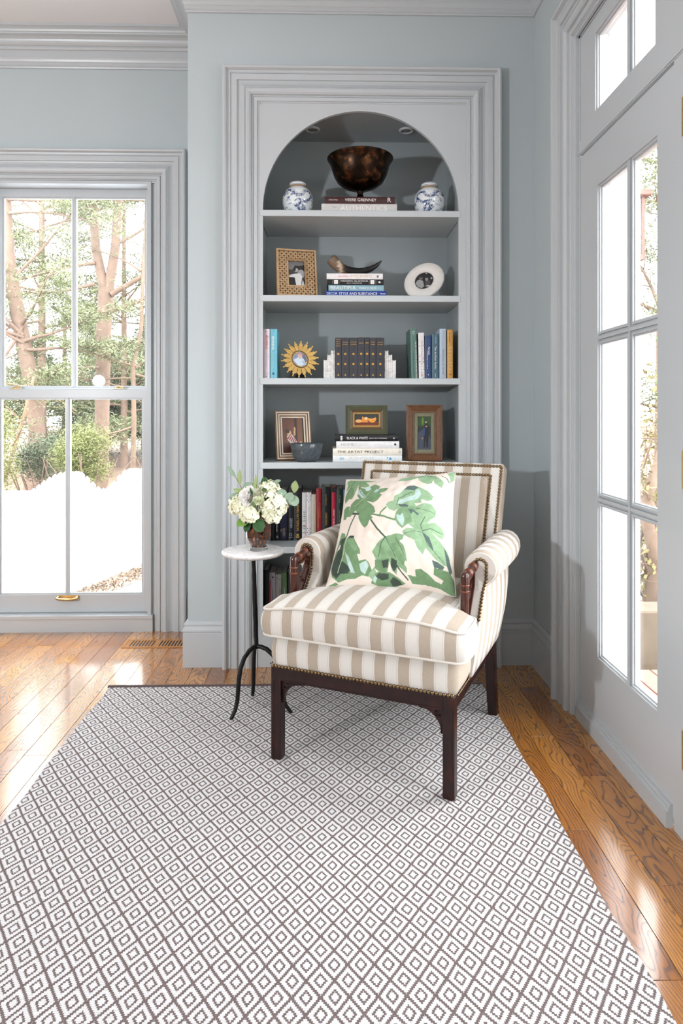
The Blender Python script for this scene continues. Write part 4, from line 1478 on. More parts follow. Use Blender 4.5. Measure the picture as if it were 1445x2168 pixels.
def dashes(col, c, ac, span, n, th=.0012):
    """a line of small print too fine to read: short dashes along the spine"""
    rd = random.Random(int(c * 997) + n)
    return [('band', col, c - span / 2 + span * (q + .5) / n, ac, (.0035 * rd.uniform(.5, 1.2), th)) for q in range(n)]

K = .00217   # metres per unit of the shelf measurements, at the book spines
Y1 = 3.135
def up_book(label, u0, u1, top, base_z, base_v, rgb, y=Y1, d=.17, **kw):
    k = K * y / Y1
    x0 = shelf_x(u0, y)
    return book(label, x0, y, base_z, (u1 - u0) * k, (base_v - top) * k, d, rgb, **kw)
def flat_book(label, u0, u1, z, t, rgb, y=Y1, d=.2, **kw):
    return book(label, shelf_x(u0, y), y, z, t, (u1 - u0) * K, d, rgb, flat=True, **kw)

S1, S2, S3, S4, S5 = SHZ
S6 = .165
# ---- top shelf stack
flat_book('thick pale grey book at the bottom of the stack under the bronze bowl', 680, 840, S1 + .0005, .040, (205, 203, 200), texts=[('AUTHENTICS', 'white', .56, .45, .215, .024, 'run'), ('the', 'grey', .17, .6, .02, .013, 'run')])
flat_book('dark maroon book with white lettering directly under the bronze bowl', 687, 836, S1 + .041, .032, (62, 30, 30), texts=[('VEERE GRENNEY', 'white', .51, .5, .145, .0135, 'run'), ('A Point of View', 'white', .12, .5, .042, .006, 'run'), ('R', 'white', .915, .5, .016, .02, 'run')])
# ---- second shelf stack under the horn
g2 = 'books stacked under the horn'
flat_book('bright blue book at the bottom of the stack under the horn', 688, 818, S2 + .0005, .0255, (24, 58, 142), group=g2, texts=[('DECOR', 'pale', .11, .5, .048, .012, 'run'), ('STYLE AND SUBSTANCE', 'white', .535, .5, .175, .0125, 'run'), ('Hearst', 'white', .94, .5, .024, .007, 'run')])
flat_book('pale aqua book with white capitals, third down under the horn', 695, 812, S2 + .0265, .0265, (140, 176, 188), group=g2, texts=[('BEAUTIFUL', 'white', .27, .5, .118, .015, 'run'), ('MARK D. SIKES', 'white', .71, .45, .078, .009, 'run')])
flat_book('black book with white square ornaments, second down under the horn', 692, 812, S2 + .0535, .0265, (22, 22, 24), group=g2, texts=[('MODERN GLAMOUR', 'white', .48, .66, .125, .0065, 'run'), ('KELLY WEARSTLER', 'white', .48, .3, .07, .0045, 'run')],
          marks=[('square', 'white', .157, .5, .0088), ('dot', 'black', .157, .5, .002), ('square', 'white', .80, .5, .0088), ('dot', 'black', .80, .5, .002), ('square', 'white', .925, .5, .004)] + [('band', 'grey', q, .5, (.0005, .011)) for q in (.1, .21, .745, .86)])
flat_book('white book with pink and gold lettering directly under the horn', 691, 810, S2 + .0805, .0265, (232, 228, 228), group=g2, texts=[('Bunny Williams', 'pink', .30, .5, .046, .009, 'run'), ('STYLE SECRETS', 'tan', .615, .5, .098, .0095, 'run')], marks=[('ring', 'black', .91, .5, .004), ('dot', 'black', .905, .4, .0025)])
# ---- third shelf, left pair
up_book('pink paperback spine with red lettering at the far left of the middle shelf', 557.3, 570.3, 697, S3, 801.5, (222, 206, 214), texts=[('domino', 'red', .26, .55, .063, .013, 'run'), ('the book of decorating', 'grey', .62, .55, .06, .005, 'run')], marks=[('dot', 'black', .05, .4, .0018), ('dot', 'grey', .96, .5, .004), ('dot', 'grey', .5, .2, .0018), ('dot', 'grey', .55, .8, .0015), ('dot', 'grey', .72, .25, .0015), ('dot', 'grey', .9, .6, .002)])
up_book('turquoise book with white lettering beside the gold sunburst frame', 571.6, 586, 697, S3, 801.5, (104, 176, 194), texts=[('domino', 'white', .28, .45, .063, .013, 'run'), ('your guide to a stylish home', 'pale', .63, .45, .075, .005, 'run')], marks=[('flower', 'teal', .9, .45, .006)])
# ---- third shelf, seven matching black volumes
g3 = 'matching black volumes between the marble bookends'
edges = (709, 722.3, 738.6, 757, 771.2, 782, 796, 813.5)
ordn = ('first', 'second', 'third', 'fourth', 'fifth', 'sixth', 'seventh')
def gilt(k):
    """the worn gilt title lines: rows of short dashes"""
    rows = ((.045, .1, .155, .205), (.115, .165), (.11, .165), (.14,), (.135,), (.11, .165), (.115, .165))[k]
    out = []
    for r_ in rows:
        nn = (4, 5, 6, 6, 5, 4, 4)[k]
        for q in range(nn):
            out.append(('band', 'gold', r_, .14 + .72 * (q + .5) / nn, (.0016, .0011)))
    return out
for k in range(7):
    mk = [('flower', 'gold', .40, .5, .0062), ('flower', 'gold', .645, .5, .0062), ('flame', 'gold', .905, .5, .0048)] + gilt(k) + [('band', 'black', q, .5, (.0008, .011 if k in (1, 2, 6) else .008)) for q in (.275, .525, .77)]
    up_book('%s from the left of the seven matching black gilt volumes' % ordn[k], edges[k] + .35, edges[k + 1] - .35, 714.5 + (k in (3, 4)) * -.6, S3, 801.5, (48, 48, 54), d=.13, group=g3, marks=mk, rough=.6)
# ---- third shelf, right row
gr = 'books standing at the right of the middle shelf'
up_book('tall dark green book leaning at the left of the right-hand row', 871, 884, 694, S3, 801.0, (78, 112, 100), lean=-1.6, group=gr, texts=[('JOHN LE CARRE', 'teal', .72, .35, .105, .011, 'run'), ('THE SPY WHO CAME IN FROM THE COLD', 'white', .62, .8, .17, .0055, 'run')], marks=[('ring', 'pale', .09, .5, .005)])
dots = [('dot', c, al, ac, .0022) for c, al, ac in (('yellow', .1, .45), ('yellow', .16, .2), ('orange', .29, .2), ('orange', .27, .8), ('red', .51, .2), ('pink', .475, .5), ('red', .555, .85), ('black', .63, .2), ('black', .635, .85), ('black', .68, .5), ('green', .80, .5), ('grey', .8, .85), ('black', .86, .45), ('black', .985, .8))]
up_book('white paperback with coloured dots in the right-hand row', 886.5, 898.7, 704, S3, 801.5, (222, 218, 220), lean=-.8, group=gr, texts=[('The Secret Lives of Colour', 'grey', .42, .55, .105, .008, 'run'), ('Kassia St Clair', 'grey', .74, .5, .018, .004, 'across')], marks=dots + [('ring', 'orange', .925, .5, .004)])
up_book('navy blue book, third in the right-hand row', 900, 913, 709.5, S3, 801.5, (26, 56, 102), lean=-.4, group=gr, texts=[('Parisian', 'white', .36, .62, .036, .009, 'run')], marks=dashes('pale', .56, .32, .45, 9) + [('dot', 'pale', .91, .5, .002)])
up_book('dull teal book with white script, fourth in the right-hand row', 914, 928.6, 706.5, S3, 801.5, (62, 96, 110), group=gr, texts=[('The du Pont Family', 'white', .53, .5, .105, .010, 'run'), ('John Gates', 'pale', .14, .55, .03, .005, 'run'), ('Doubleday', 'white', .92, .5, .018, .005, 'run')])
up_book('tall pale grey-blue book, second from the right end of the middle shelf', 930, 944.2, 695.5, S3, 801.5, (168, 184, 200), group=gr, texts=[('DESIGNERS AT HOME', 'brown', .66, .5, .115, .0065, 'run'), ('RONDA RICE CARMAN', 'grey', .2, .5, .075, .005, 'run')])
up_book('ochre yellow book at the right end of the middle shelf', 946.5, 958.6, 697, S3, 801.5, (196, 146, 66), group=gr, texts=[('STYLED', 'tan', .58, .5, .108, .0165, 'run'), ('EMILY HENDERSON', 'brown', .16, .4, .044, .0055, 'run')], marks=[('flower', 'brown', .915, .5, .004)])
# ---- fourth shelf stack
g4 = 'books stacked under the green picture frame'
flat_book('cream book with blue ornaments at the bottom of the stack below the green frame', 704, 851, S4 + .0005, .0285, (230, 232, 232), group=g4, texts=[('ROOMS', 'lightgrey', .42, .5, .115, .014, 'run'), ('00', 'blue', .13, .5, .02, .011, 'run')], marks=[('flower', 'blue', .83, .5, .007), ('flower', 'pale', .90, .5, .006), ('dot', 'blue', .79, .65, .003)])
flat_book('cream book with bold black capitals, third down below the green frame', 704, 851, S4 + .0295, .0325, (236, 228, 214), group=g4, texts=[('THE ARTIST PROJECT', 'black', .40, .5, .212, .0155, 'run')], marks=[('ring', 'grey', .965, .5, .004)])
flat_book('white book with thin grey capitals, second down below the green frame', 711.5, 845, S4 + .0625, .0325, (232, 230, 230), group=g4, texts=[('HOME', 'grey', .18, .52, .06, .0125, 'run'), ('BODY', 'lightgrey', .40, .52, .062, .0125, 'run'), ('JOANNA GAINES', 'lightgrey', .71, .5, .05, .0045, 'run')], marks=[('dot', 'black', .935, .55, .005)])
flat_book('black book with white lettering directly under the green frame', 709, 843, S4 + .0955, .0275, (26, 26, 30), group=g4, texts=[('BLACK & WHITE', 'white', .35, .5, .096, .0115, 'run'), ('(and a bit in between)', 'white', .68, .5, .08, .0065, 'run')], marks=[('band', 'white', .10, .5, (.0045, .010)), ('band', 'black', .10, .65, (.0045, .001)), ('band', 'black', .10, .35, (.0045, .001)), ('dot', 'silver', .93, .5, .004)])
# ---- fifth shelf row, set further back
Y5 = 3.262
g5 = 'upright books on the shelf behind the flowers'
def row5(label, u0, u1, top, rgb, **kw):
    up_book(label, u0, u1, top, S5, 1143.5, rgb, y=Y5, d=.15, group=g5, **kw)
row5('narrow plain black book at the left end, behind the vase', 573, 580.4, 1040, (18, 18, 20))
row5('black book with a white number, second from the left behind the flowers', 581, 590.6, 1034, (20, 20, 23), texts=[('Accidental', 'white', .72, .5, .05, .007, 'run'), ('10', 'white', .93, .5, .009, .011, 'across')])
row5('navy book with cream lettering behind the flowers', 591.3, 608.2, 1036, (28, 36, 64), texts=[('QUEST', 'tan', .84, .55, .04, .014, 'run'), ('THE', 'tan', .8, .2, .015, .005, 'run')])
row5('black book with silver lettering behind the flowers', 608.9, 620.8, 1034, (22, 24, 28), texts=[('GRISHAM', 'silver', .66, .55, .046, .013, 'run')], marks=[('square', 'silver', .89, .5, .006), ('square', 'black', .89, .5, .004), ('band', 'silver', .94, .5, (.001, .009))])
row5('black book with large amber capitals beside the eucalyptus', 621.6, 638, 1032, (20, 19, 20), texts=[('JAMES PATTERSON', 'gold', .57, .5, .125, .014, 'run')], marks=[('flower', 'gold', .895, .5, .007), ('band', 'gold', .935, .5, (.003, .008))])
row5('white book with scattered small marks behind the eucalyptus leaf', 639, 648, 1042, (228, 228, 226), texts=[('MISS', 'black', .41, .5, .012, .005, 'across'), ('YOU', 'black', .455, .5, .011, .005, 'across'), ('WHEN', 'black', .50, .5, .014, .005, 'across'), ('I', 'black', .545, .5, .003, .005, 'across'), ('BLINK', 'black', .59, .5, .014, .005, 'across')], marks=[('ring', 'green', .73, .5, .005), ('band', 'red', .69, .5, (.0015, .006)), ('band', 'red', .84, .5, (.0015, .006)), ('dot', 'red', .93, .5, .0025)])
dd = [('dot', 'black', al, ac, .0018) for i, al in enumerate([.03 + .042 * q for q in range(5)] + [.75 + .042 * q for q in range(6)]) for ac in ((.2, .8) if i % 2 else (.5,))]
row5('white book covered with small black dots on the shelf behind the flowers', 648.5, 658.5, 1042, (232, 228, 230), marks=dd + dashes('grey', .47, .5, .36, 9, .0018))
row5('plain beige book right of the dotted one', 658.9, 668.2, 1046, (204, 194, 176), marks=dashes('grey', .3, .5, .3, 7))
row5('deep red book left of the thick black one', 670, 681.0, 1034, (150, 26, 36), lean=-.6, marks=dashes('gold', .42, .65, .3, 8) + dashes('gold', .56, .35, .4, 9))
row5('thick black book with gold lettering between two red ones', 681.6, 698.2, 1030, (22, 21, 22), texts=[('UNBROKEN', 'gold', .60, .5, .06, .0095, 'run'), ('Laura Hillenbrand', 'gold', .24, .5, .052, .006, 'run')], marks=[('triangle', 'gold', .87, .5, .005), ('band', 'gold', .905, .5, (.0008, .006))])
row5('crimson book with white capitals near the pillow corner', 701.5, 711, 1030, (176, 22, 58), texts=[('I WANT TO BE HER!', 'white', .60, .5, .095, .0075, 'run')], marks=[('band', 'black', .055, .5, (.012, .0098))])
row5('dark green book with gold lettering beside the pillow', 711.8, 725.6, 1034, (22, 48, 42), texts=[('If, Then', 'gold', .2, .5, .034, .007, 'run'), ('Kate Hope Day', 'gold', .53, .5, .054, .007, 'run')], marks=[('triangle', 'gold', .87, .5, .0055), ('band', 'gold', .905, .5, (.001, .007))])
row5('slate blue book partly hidden behind the pillow corner', 726.3, 737, 1036, (76, 112, 150))
# ---- bottom shelf row
g6 = 'upright books at the bottom of the bookcase'
def row6(label, u0, u1, top, rgb, **kw):
    up_book(label, u0, u1, top, S6, 1313, rgb, y=Y5, d=.15, group=g6, **kw)
row6('plain black book at the left end of the bottom shelf', 557, 569, 1208, (14, 14, 16))
row6('white and plum paperback on the bottom shelf', 569.8, 582, 1213, (196, 190, 200), marks=dashes('black', .58, .55, .5, 12) + [('band', 'red', .55, .16, (.085, .0018)), ('dot', 'black', .1, .6, .004)])
row6('beige paperback with red script on the bottom shelf', 582.6, 594.8, 1217, (200, 194, 188), texts=[('Lucky', 'red', .58, .3, .04, .010, 'run'), ('guide to any style', 'black', .5, .78, .09, .006, 'run')], marks=[('dot', 'black', .11, .78, .0018), ('dot', 'grey', .08, .3, .004)])
row6('sage green book on the bottom shelf', 595.4, 606.4, 1213, (110, 142, 100), marks=dashes('pale', .5, .6, .35, 9))
row6('very dark blue book at the right of the bottom row', 607.5, 616, 1212, (18, 22, 28))

bpy.context.view_layer.update()
for o, ln, lh in FIT:
    dim = o.dimensions
    if dim.x > 1e-6 and dim.y > 1e-6:
        o.scale = (ln / dim.x, min(lh / dim.y, 2.2 * ln / dim.x), 1)
bpy.context.view_layer.update()
dg = bpy.context.evaluated_depsgraph_get()
for o, ln, lh in FIT:                      # lettering becomes plain mesh
    me = bpy.data.meshes.new_from_object(o.evaluated_get(dg))
    par, loc, rot, sc = o.parent, o.location.copy(), o.rotation_euler.copy(), o.scale.copy()
    bpy.data.objects.remove(o)
    n_ = link('lettering', me, par, loc, rot)
    n_.scale = sc
FIT.clear()

# ---------------------------------------------------------------- marble bookends
def bookend(label, xface, sgn):
    o = thing('bookend', label, 'bookend', (xface, Y1, S3), (0, 0, 0), 'pair of marble bookends')
    MB().bbox(*sorted((sgn * .0, sgn * .05 + sgn * .0)), .0, .10, 0, .005, .001).build('base', MARBLE2, o)
    for k, hgt in enumerate((.132, .112, .088)):
        m = MB()
        x0 = sgn * (.001 + k * .0172)
        pts = []
        for j in range(13):
            pts.append(sgn * .0165 * j / 12)
        # fluted front: scalloped
        fl = [(x0 + sgn * .0168 * j / 12, .012 + .0022 * math.sin(math.pi * ((j / 12 * 2) % 1))) for j in range(13)]
        ring = fl + [(x0 + sgn * .0168, .09), (x0, .09)]
        m.rings([[(a, b, .005) for a, b in ring], [(a, b, hgt - .004 * math.sin(math.pi * min(1, max(0, (abs(a - x0)) / .0168)))) for a, b in ring]], 0, False)
        m.build('step', MARBLE2, o)
bookend('stepped veined marble bookend left of the black volumes', shelf_x(708.6, Y1), -1)
bookend('stepped veined marble bookend right of the black volumes', shelf_x(814, Y1), 1)

# ---------------------------------------------------------------- bronze footed bowl
def mk_bronze():
    t = NT('patinated_bronze')
    v = t.obj()
    n1 = t.noise(v, 22, 5, .65, .6)
    n2 = t.noise(v, 110, 3)
    c = t.ramp(n1, [(.3, srgb(16, 12, 9)), (.52, srgb(44, 30, 20)), (.64, srgb(98, 62, 36)), (.78, srgb(176, 114, 66))])
    t.set(Base_Color=c, Metallic=.9, Roughness=t.math('MULTIPLY_ADD', n2, .25, .2))
    t.bump(n2, .15, .002)
    return t.m
bw = thing('footed_bowl', 'large patinated bronze footed bowl on the top shelf', 'bowl', (shelf_x(762, 3.205), 3.205, S1 + .073))
MB().lathe([(.0, .0), (.034, .0), (.034, .006), (.026, .012), (.016, .022), (.012, .034), (.015, .039), (.012, .045), (.022, .051), (.05, .056), (.08, .068), (.106, .088), (.122, .115), (.132, .145), (.138, .168), (.147, .184), (.154, .194), (.1555, .198), (.153, .201), (.146, .192), (.134, .168), (.126, .14), (.112, .106), (.09, .08), (.05, .058), (.0, .052)], 56, cap0=False, cap1=False).build('bowl_body', mk_bronze(), bw)

# ---------------------------------------------------------------- ginger jars
def jar(label, u, flip, seed):
    y = 3.215
    o = thing('ginger_jar', label, 'jar', (shelf_x(u, y), y, S1), (0, 0, 0), 'blue and white jars on the top shelf')
    prof = [(.04, 0), (.046, .003), (.058, .02), (.068, .045), (.0715, .07), (.069, .095), (.060, .116), (.046, .130), (.0385, .134)]
    fine = []
    NZ, NA = 60, 120
    for i in range(NZ + 1):
        t = i / NZ * (len(prof) - 1)
        k = min(len(prof) - 2, int(t)); f = t - k
        p0, p1, p2, p3 = (prof[max(0, min(len(prof) - 1, k + d))] for d in (-1, 0, 1, 2))
        cr = lambda a, b, c, d: .5 * ((2 * b) + (-a + c) * f + (2 * a - 5 * b + 4 * c - d) * f * f + (-a + 3 * b - 3 * c + d) * f ** 3)
        fine.append((cr(p0[0], p1[0], p2[0], p3[0]), cr(p0[1], p1[1], p2[1], p3[1])))
    m = MB().lathe(fine, NA, cap0=True, cap1=False)
    me = m.mesh('body', [])
    co = np.array([v.co[:] for v in me.vertices])
    ang = np.degrees(np.arctan2(co[:, 0], -co[:, 1])) * flip     # 0 faces the room
    A, Zc = ang / 90 * 62, co[:, 2] * 1000                           # rough millimetres round the belly
    blue = np.zeros(len(co))
    wob = np.array([mnoise.noise(Vector(c) * 140 + Vector((seed, 0, 0))) for c in co])
    def stroke(pts, w, val=1.0):
        blue[near_line(A + wob * 1.6, Zc + wob * 1.6, pts, w)] = val
    body = [(-46, 98), (-30, 112), (-16, 108), (-8, 92), (2, 80), (14, 86), (22, 104), (36, 108), (44, 92), (38, 72), (24, 58), (8, 48), (-4, 36), (8, 20), (24, 22)]
    stroke(body, 9)
    for k in range(len(body) - 1):
        (x0, y0), (x1, y1) = body[k], body[k + 1]
        for q in range(3):
            t = q / 3
            cx, cy = x0 + (x1 - x0) * t, y0 + (y1 - y0) * t
            nx, ny = -(y1 - y0), x1 - x0
            l = math.hypot(nx, ny)
            stroke([(cx, cy), (cx + nx / l * 8.5, cy + ny / l * 8.5)], 2.0)
    for cx, cy in ((-44, 98), (-34, 92), (-40, 104)):
        stroke([(cx - 6, cy), (cx + 6, cy + 3)], 10)
    for lx, ly, ex_, ey_ in ((-10, 92, -26, 70), (20, 60, 2, 66), (38, 74, 56, 60), (6, 48, 20, 36)):
        stroke([(lx, ly), (ex_, ey_)], 6)
        for s in (-7, 0, 7):
            stroke([(ex_, ey_), (ex_ + s, ey_ - 9)], 2.6)
    for cx, cy in ((-58, 40), (-40, 30), (-24, 18), (50, 30), (60, 100), (66, 70), (-66, 80), (-18, 44), (40, 12), (-60, 12), (0, 10)):
        stroke([(cx - 7, cy), (cx - 3, cy + 4), (cx, cy), (cx + 4, cy + 4), (cx + 8, cy)], 3.0)
    blue *= np.clip(.75 + wob * 1.6, .25, 1)
    W, Bl = np.array(srgb(222, 228, 230)), np.array(srgb(28, 54, 112))
    col = W * (1 - blue[:, None]) + Bl * blue[:, None]
    ca = me.color_attributes.new('print', 'FLOAT_COLOR', 'POINT')
    ca.data.foreach_set('color', col.astype(np.float32).reshape(-1))
    if 'porcelain_print' not in bpy.data.materials:
        t = NT('porcelain_print')
        t.set(Base_Color=t.n('ShaderNodeAttribute', attribute_name='print').outputs['Color'], Roughness=.12)
        t.b.inputs['Coat Weight'].default_value = .6
    me.materials.append(bpy.data.materials['porcelain_print'])
    link('body', me, o)
    PW = plain('porcelain_white', srgb(222, 228, 230), .14)
    MB().lathe([(.0385, .133), (.037, .136), (.037, .141), (.0395, .143)], 40, cap0=False, cap1=False).build('neck', plain('unglazed_rim', srgb(150, 128, 104), .7, var=.3, vscale=200), o)
    MB().lathe([(.0, .160), (.034, .1595), (.0385, .157), (.0395, .153), (.0395, .143), (.036, .1425), (.0, .1425)], 40, cap0=False, cap1=False).build('lid', PW, o)
    m = MB()
    for zz in (.1465, .1545):
        m.loop_tube([(.0393 * math.cos(k / 40 * 2 * math.pi), .0393 * math.sin(k / 40 * 2 * math.pi), zz) for k in range(40)], .0009, 5)
    m.build('lid_bands', plain('cobalt_band', srgb(34, 54, 110), .2), o)
jar('blue and white dragon ginger jar left of the bronze bowl', 630, 1, 0)
jar('blue and white dragon ginger jar right of the bronze bowl', 908.5, -1, 9)

# ---------------------------------------------------------------- horn
def mk_horn():
    t = NT('polished_horn')
    x, y, z = t.sep(t.obj())
    n1 = t.noise(t.comb(t.math('MULTIPLY', x, 20), t.math('MULTIPLY', y, 60), t.math('MULTIPLY', z, 60)), 1, 3)
    f = t.math('ADD', t.math('MULTIPLY', x, 9.0), t.math('MULTIPLY_ADD', n1, .55, .35))
    c = t.ramp(f, [(0.0, srgb(120, 100, 84)), (.1, srgb(196, 178, 156)), (.22, srgb(120, 96, 74)), (.36, srgb(40, 32, 28)), (.6, srgb(16, 15, 15))])
    t.set(Base_Color=c, Roughness=.16)
    return t.m
horn = thing('drinking_horn', 'polished dark horn with a pale end lying on the stacked books', 'horn', (shelf_x(745, 3.21), 3.21, S2 + .107))
hp = [(-.098, .0, .082), (-.088, 0, .070), (-.075, .002, .056), (-.055, .004, .040), (-.03, .006, .029), (-.002, .006, .0235), (.03, .004, .022), (.06, 0, .026), (.088, -.004, .036), (.112, -.008, .050), (.132, -.012, .066), (.139, -.014, .073)]
hr = [.026, .0268, .0262, .0252, .0238, .022, .0196, .017, .0138, .010, .005, .0015]
MB().tube(hp, hr, 24).build('horn_body', mk_horn(), horn)
MB().tube([(-.1005, 0, .0845), (-.0985, 0, .0825)], [.0215, .0215], 24).build('mouth', plain('horn_hollow', srgb(54, 40, 30), .5), horn)

# ---------------------------------------------------------------- stone bowl
sb = thing('stone_bowl', 'small blue-grey stone bowl in front of the striped frame', 'bowl', (shelf_x(649, 3.17), 3.17, S4))
MB().lathe([(.0, .0), (.042, .0), (.056, .010), (.068, .032), (.074, .058), (.0765, .082), (.0755, .085), (.072, .083), (.069, .06), (.06, .032), (.04, .014), (.0, .012)], 48, cap0=False, cap1=False).build('bowl_body', SLATE, sb)

# ---------------------------------------------------------------- picture frames
def ring_frame(mb, w, h, steps):
    """steps: list of (outer inset, inner inset, y front, material index): nested rectangular mouldings, front towards -y, centred"""
    for a, b, yf, mi in steps:
        o = [(-w / 2 + a, a), (w / 2 - a, a), (w / 2 - a, h - a), (-w / 2 + a, h - a)]
        i_ = [(-w / 2 + b, b), (w / 2 - b, b), (w / 2 - b, h - b), (-w / 2 + b, h - b)]
        y0, y1 = yf if isinstance(yf, tuple) else (yf, yf)
        vs = [(x, y0, z) for x, z in o] + [(x, y1, z) for x, z in i_] + [(x, .0, z) for x, z in o] + [(x, .0, z) for x, z in i_]
        fs = []
        for k in range(4):
            n_ = (k + 1) % 4
            fs += [(k, n_, 4 + n_, 4 + k), (8 + k, k, n_, 8 + n_)[::-1], (4 + k, 4 + n_, 12 + n_, 12 + k), (12 + k, 12 + n_, 8 + n_, 8 + k)]
        mb.add(vs, fs, mi)

def shapes(name, parent, w, h, z0, yb, items, extra=None):
    """a flat print: a backing rectangle with layered flat shapes, each in its own colour"""
    mats, idx = [], {}
    def mi(c):
        if c not in idx:
            idx[c] = len(mats)
            mats.append(plain('print_%d_%d_%d' % c, srgb(*c), .35, var=.15, vscale=160))
        return idx[c]
    m = MB()
    for k, it in enumerate(items):
        col, kind = it[0], it[1]
        y = yb - k * .00006
        if kind == 'rect':
            x0, x1, a, b = it[2]
            poly = [(x0, a), (x1, a), (x1, b), (x0, b)]
        elif kind == 'ell':
            cx, cz, rx, rz = it[2]
            poly = [(cx + rx * math.cos(q * math.pi / 12), cz + rz * math.sin(q * math.pi / 12)) for q in range(24)]
        else:
            poly = it[2]
        m.add([(x * w, y, z0 + z * h) for x, z in poly], [tuple(range(len(poly)))], mi(col))
    return m.build(name, mats, parent)

def lean_frame(name, label, u, y, z, rz, tilt, group=None):
    return thing(name, label, 'picture frame', (shelf_x(u, y), y, z), (R(-tilt), 0, R(rz)), group)

# carved lattice frame
CARVED = plain('carved_limed_wood', srgb(178, 146, 108), .7, var=.22, vscale=50, bump=.4, bscale=300)
CARVEDD = plain('carved_recess', srgb(112, 92, 70), .85, var=.2)
f1 = lean_frame('picture_frame', 'carved lattice wooden frame with a black and white photograph', 628, 3.185, S2, 13, 11)
fw, fh = .188, .232
m = MB()
ring_frame(m, fw, fh, [(.0, .008, -.026, 0), (.008, .05, -.018, 1), (.047, .055, -.024, 0)])
m.build('frame', [CARVED, CARVEDD], f1)
m = MB()
sp = .0215
nx_, nz_ = int(fw / sp) + 2, int(fh / sp) + 3
for iz in range(nz_):
    for ix in range(nx_):
        cx, cz = -fw / 2 + .004 + ix * sp, .004 + iz * sp
        for dx_, dz_ in ((1, 1), (-1, 1)):
            a = (cx, cz); b = (cx + dx_ * sp, cz + dz_ * sp)
            ok = all(-fw / 2 + .004 <= p[0] <= fw / 2 - .004 and .004 <= p[1] <= fh - .004 for p in (a, b))
            mx_, mz_ = (a[0] + b[0]) / 2, (a[1] + b[1]) / 2
            inside = abs(mx_) < fw / 2 - .052 and .052 < mz_ < fh - .052
            if ok and not inside:
                m.bar((a[0], -.021, a[1]), (b[0], -.021, b[1]), .0075, .006)
o = m.build('lattice', CARVED, f1)
MB().box(-fw / 2 + .02, fw / 2 - .02, .0, .004, .01, fh - .01).build('backing', CARVEDD, f1)
shapes('photograph', f1, fw - .1, fh - .1, .05, -.012, [((70, 70, 70), 'rect', (-.5, .5, 0, 1)), ((120, 120, 120), 'ell', (-.3, .8, .3, .15)), ((35, 35, 35), 'ell', (.2, .75, .3, .2)), ((105, 105, 105), 'ell', (.1, .9, .4, .1)), ((30, 30, 30), 'rect', (-.45, -.02, 0, .42)), ((28, 28, 28), 'rect', (.25, .5, 0, .3)),
       ((150, 150, 150), 'ell', (.25, .5, .2, .16)), ((205, 205, 205), 'poly', [(-.02, 0), (.22, 0), (.3, .4), (.2, .52), (-.05, .5), (-.4, .44), (-.42, .36), (-.1, .36)]), ((190, 190, 190), 'poly', [(.24, 0), (.45, 0), (.33, .3)]), ((170, 170, 170), 'ell', (-.02, .64, .12, .07)), ((40, 40, 40), 'ell', (-.1, .67, .08, .08)), ((60, 60, 60), 'ell', (-.28, .56, .12, .07))])
m = MB(); m.bar((0, .004, fh * .6), (0, .06, .012), .05, .004, Vector((0, 1, 0))); m.build('easel_stand', CARVEDD, f1)

# white oval frame
f2 = lean_frame('picture_frame', 'round white textured frame with a small black and white photograph', 897, 3.2, S2, -12, 14)
WHT = plain('white_hammered_plaster', srgb(220, 216, 210), .6, var=.06, vscale=40, bump=1.0, bscale=90)
ea, eb, tilt_ = .1, .083, R(38)
def ell(a, b, n=56):
    return [(a * math.cos(q * 2 * math.pi / n) * math.cos(tilt_) - b * math.sin(q * 2 * math.pi / n) * math.sin(tilt_), a * math.cos(q * 2 * math.pi / n) * math.sin(tilt_) + b * math.sin(q * 2 * math.pi / n) * math.cos(tilt_)) for q in range(n)]
czf = .0905
rr = []
for a, b, yy in ((ea, eb, 0), (ea, eb, -.010), (ea - .003, eb - .003, -.014), (.07, .06, -.018), (.048, .042, -.014), (.0455, .0395, -.010), (.0455, .0395, -.002)):
    rr.append([(x, yy, czf + z) for x, z in ell(a, b)])
MB().rings(rr, 0, True, True, True, False).build('frame', WHT, f2)
shapes('photograph', f2, .094, .088, czf, -.0065, [((22, 22, 24), 'poly', [(x / .094, z / .088) for x, z in ell(.046, .040)]), ((150, 150, 150), 'poly', [(-.44, -.15), (-.36, .02), (-.22, .08), (-.06, 0), (0, -.3), (-.1, -.42), (-.3, -.36)]), ((96, 90, 88), 'ell', (-.17, .16, .09, .12)), ((40, 40, 42), 'ell', (-.17, .25, .09, .06)),
       ((66, 66, 68), 'poly', [(.02, -.35), (.06, 0), (.16, .06), (.3, -.02), (.3, -.2), (.2, -.36)]), ((140, 136, 134), 'ell', (.12, .1, .075, .11)), ((34, 34, 36), 'ell', (.13, .2, .08, .05)), ((180, 180, 180), 'ell', (.1, .42, .05, .03)), ((150, 150, 150), 'ell', (.36, .14, .05, .06)), ((190, 190, 190), 'ell', (.2, -.3, .1, .04))])
m = MB(); m.bar((0, .0, .11), (0, .055, .014), .04, .004, Vector((0, 1, 0))); m.build('easel_stand', BLACKM, f2)

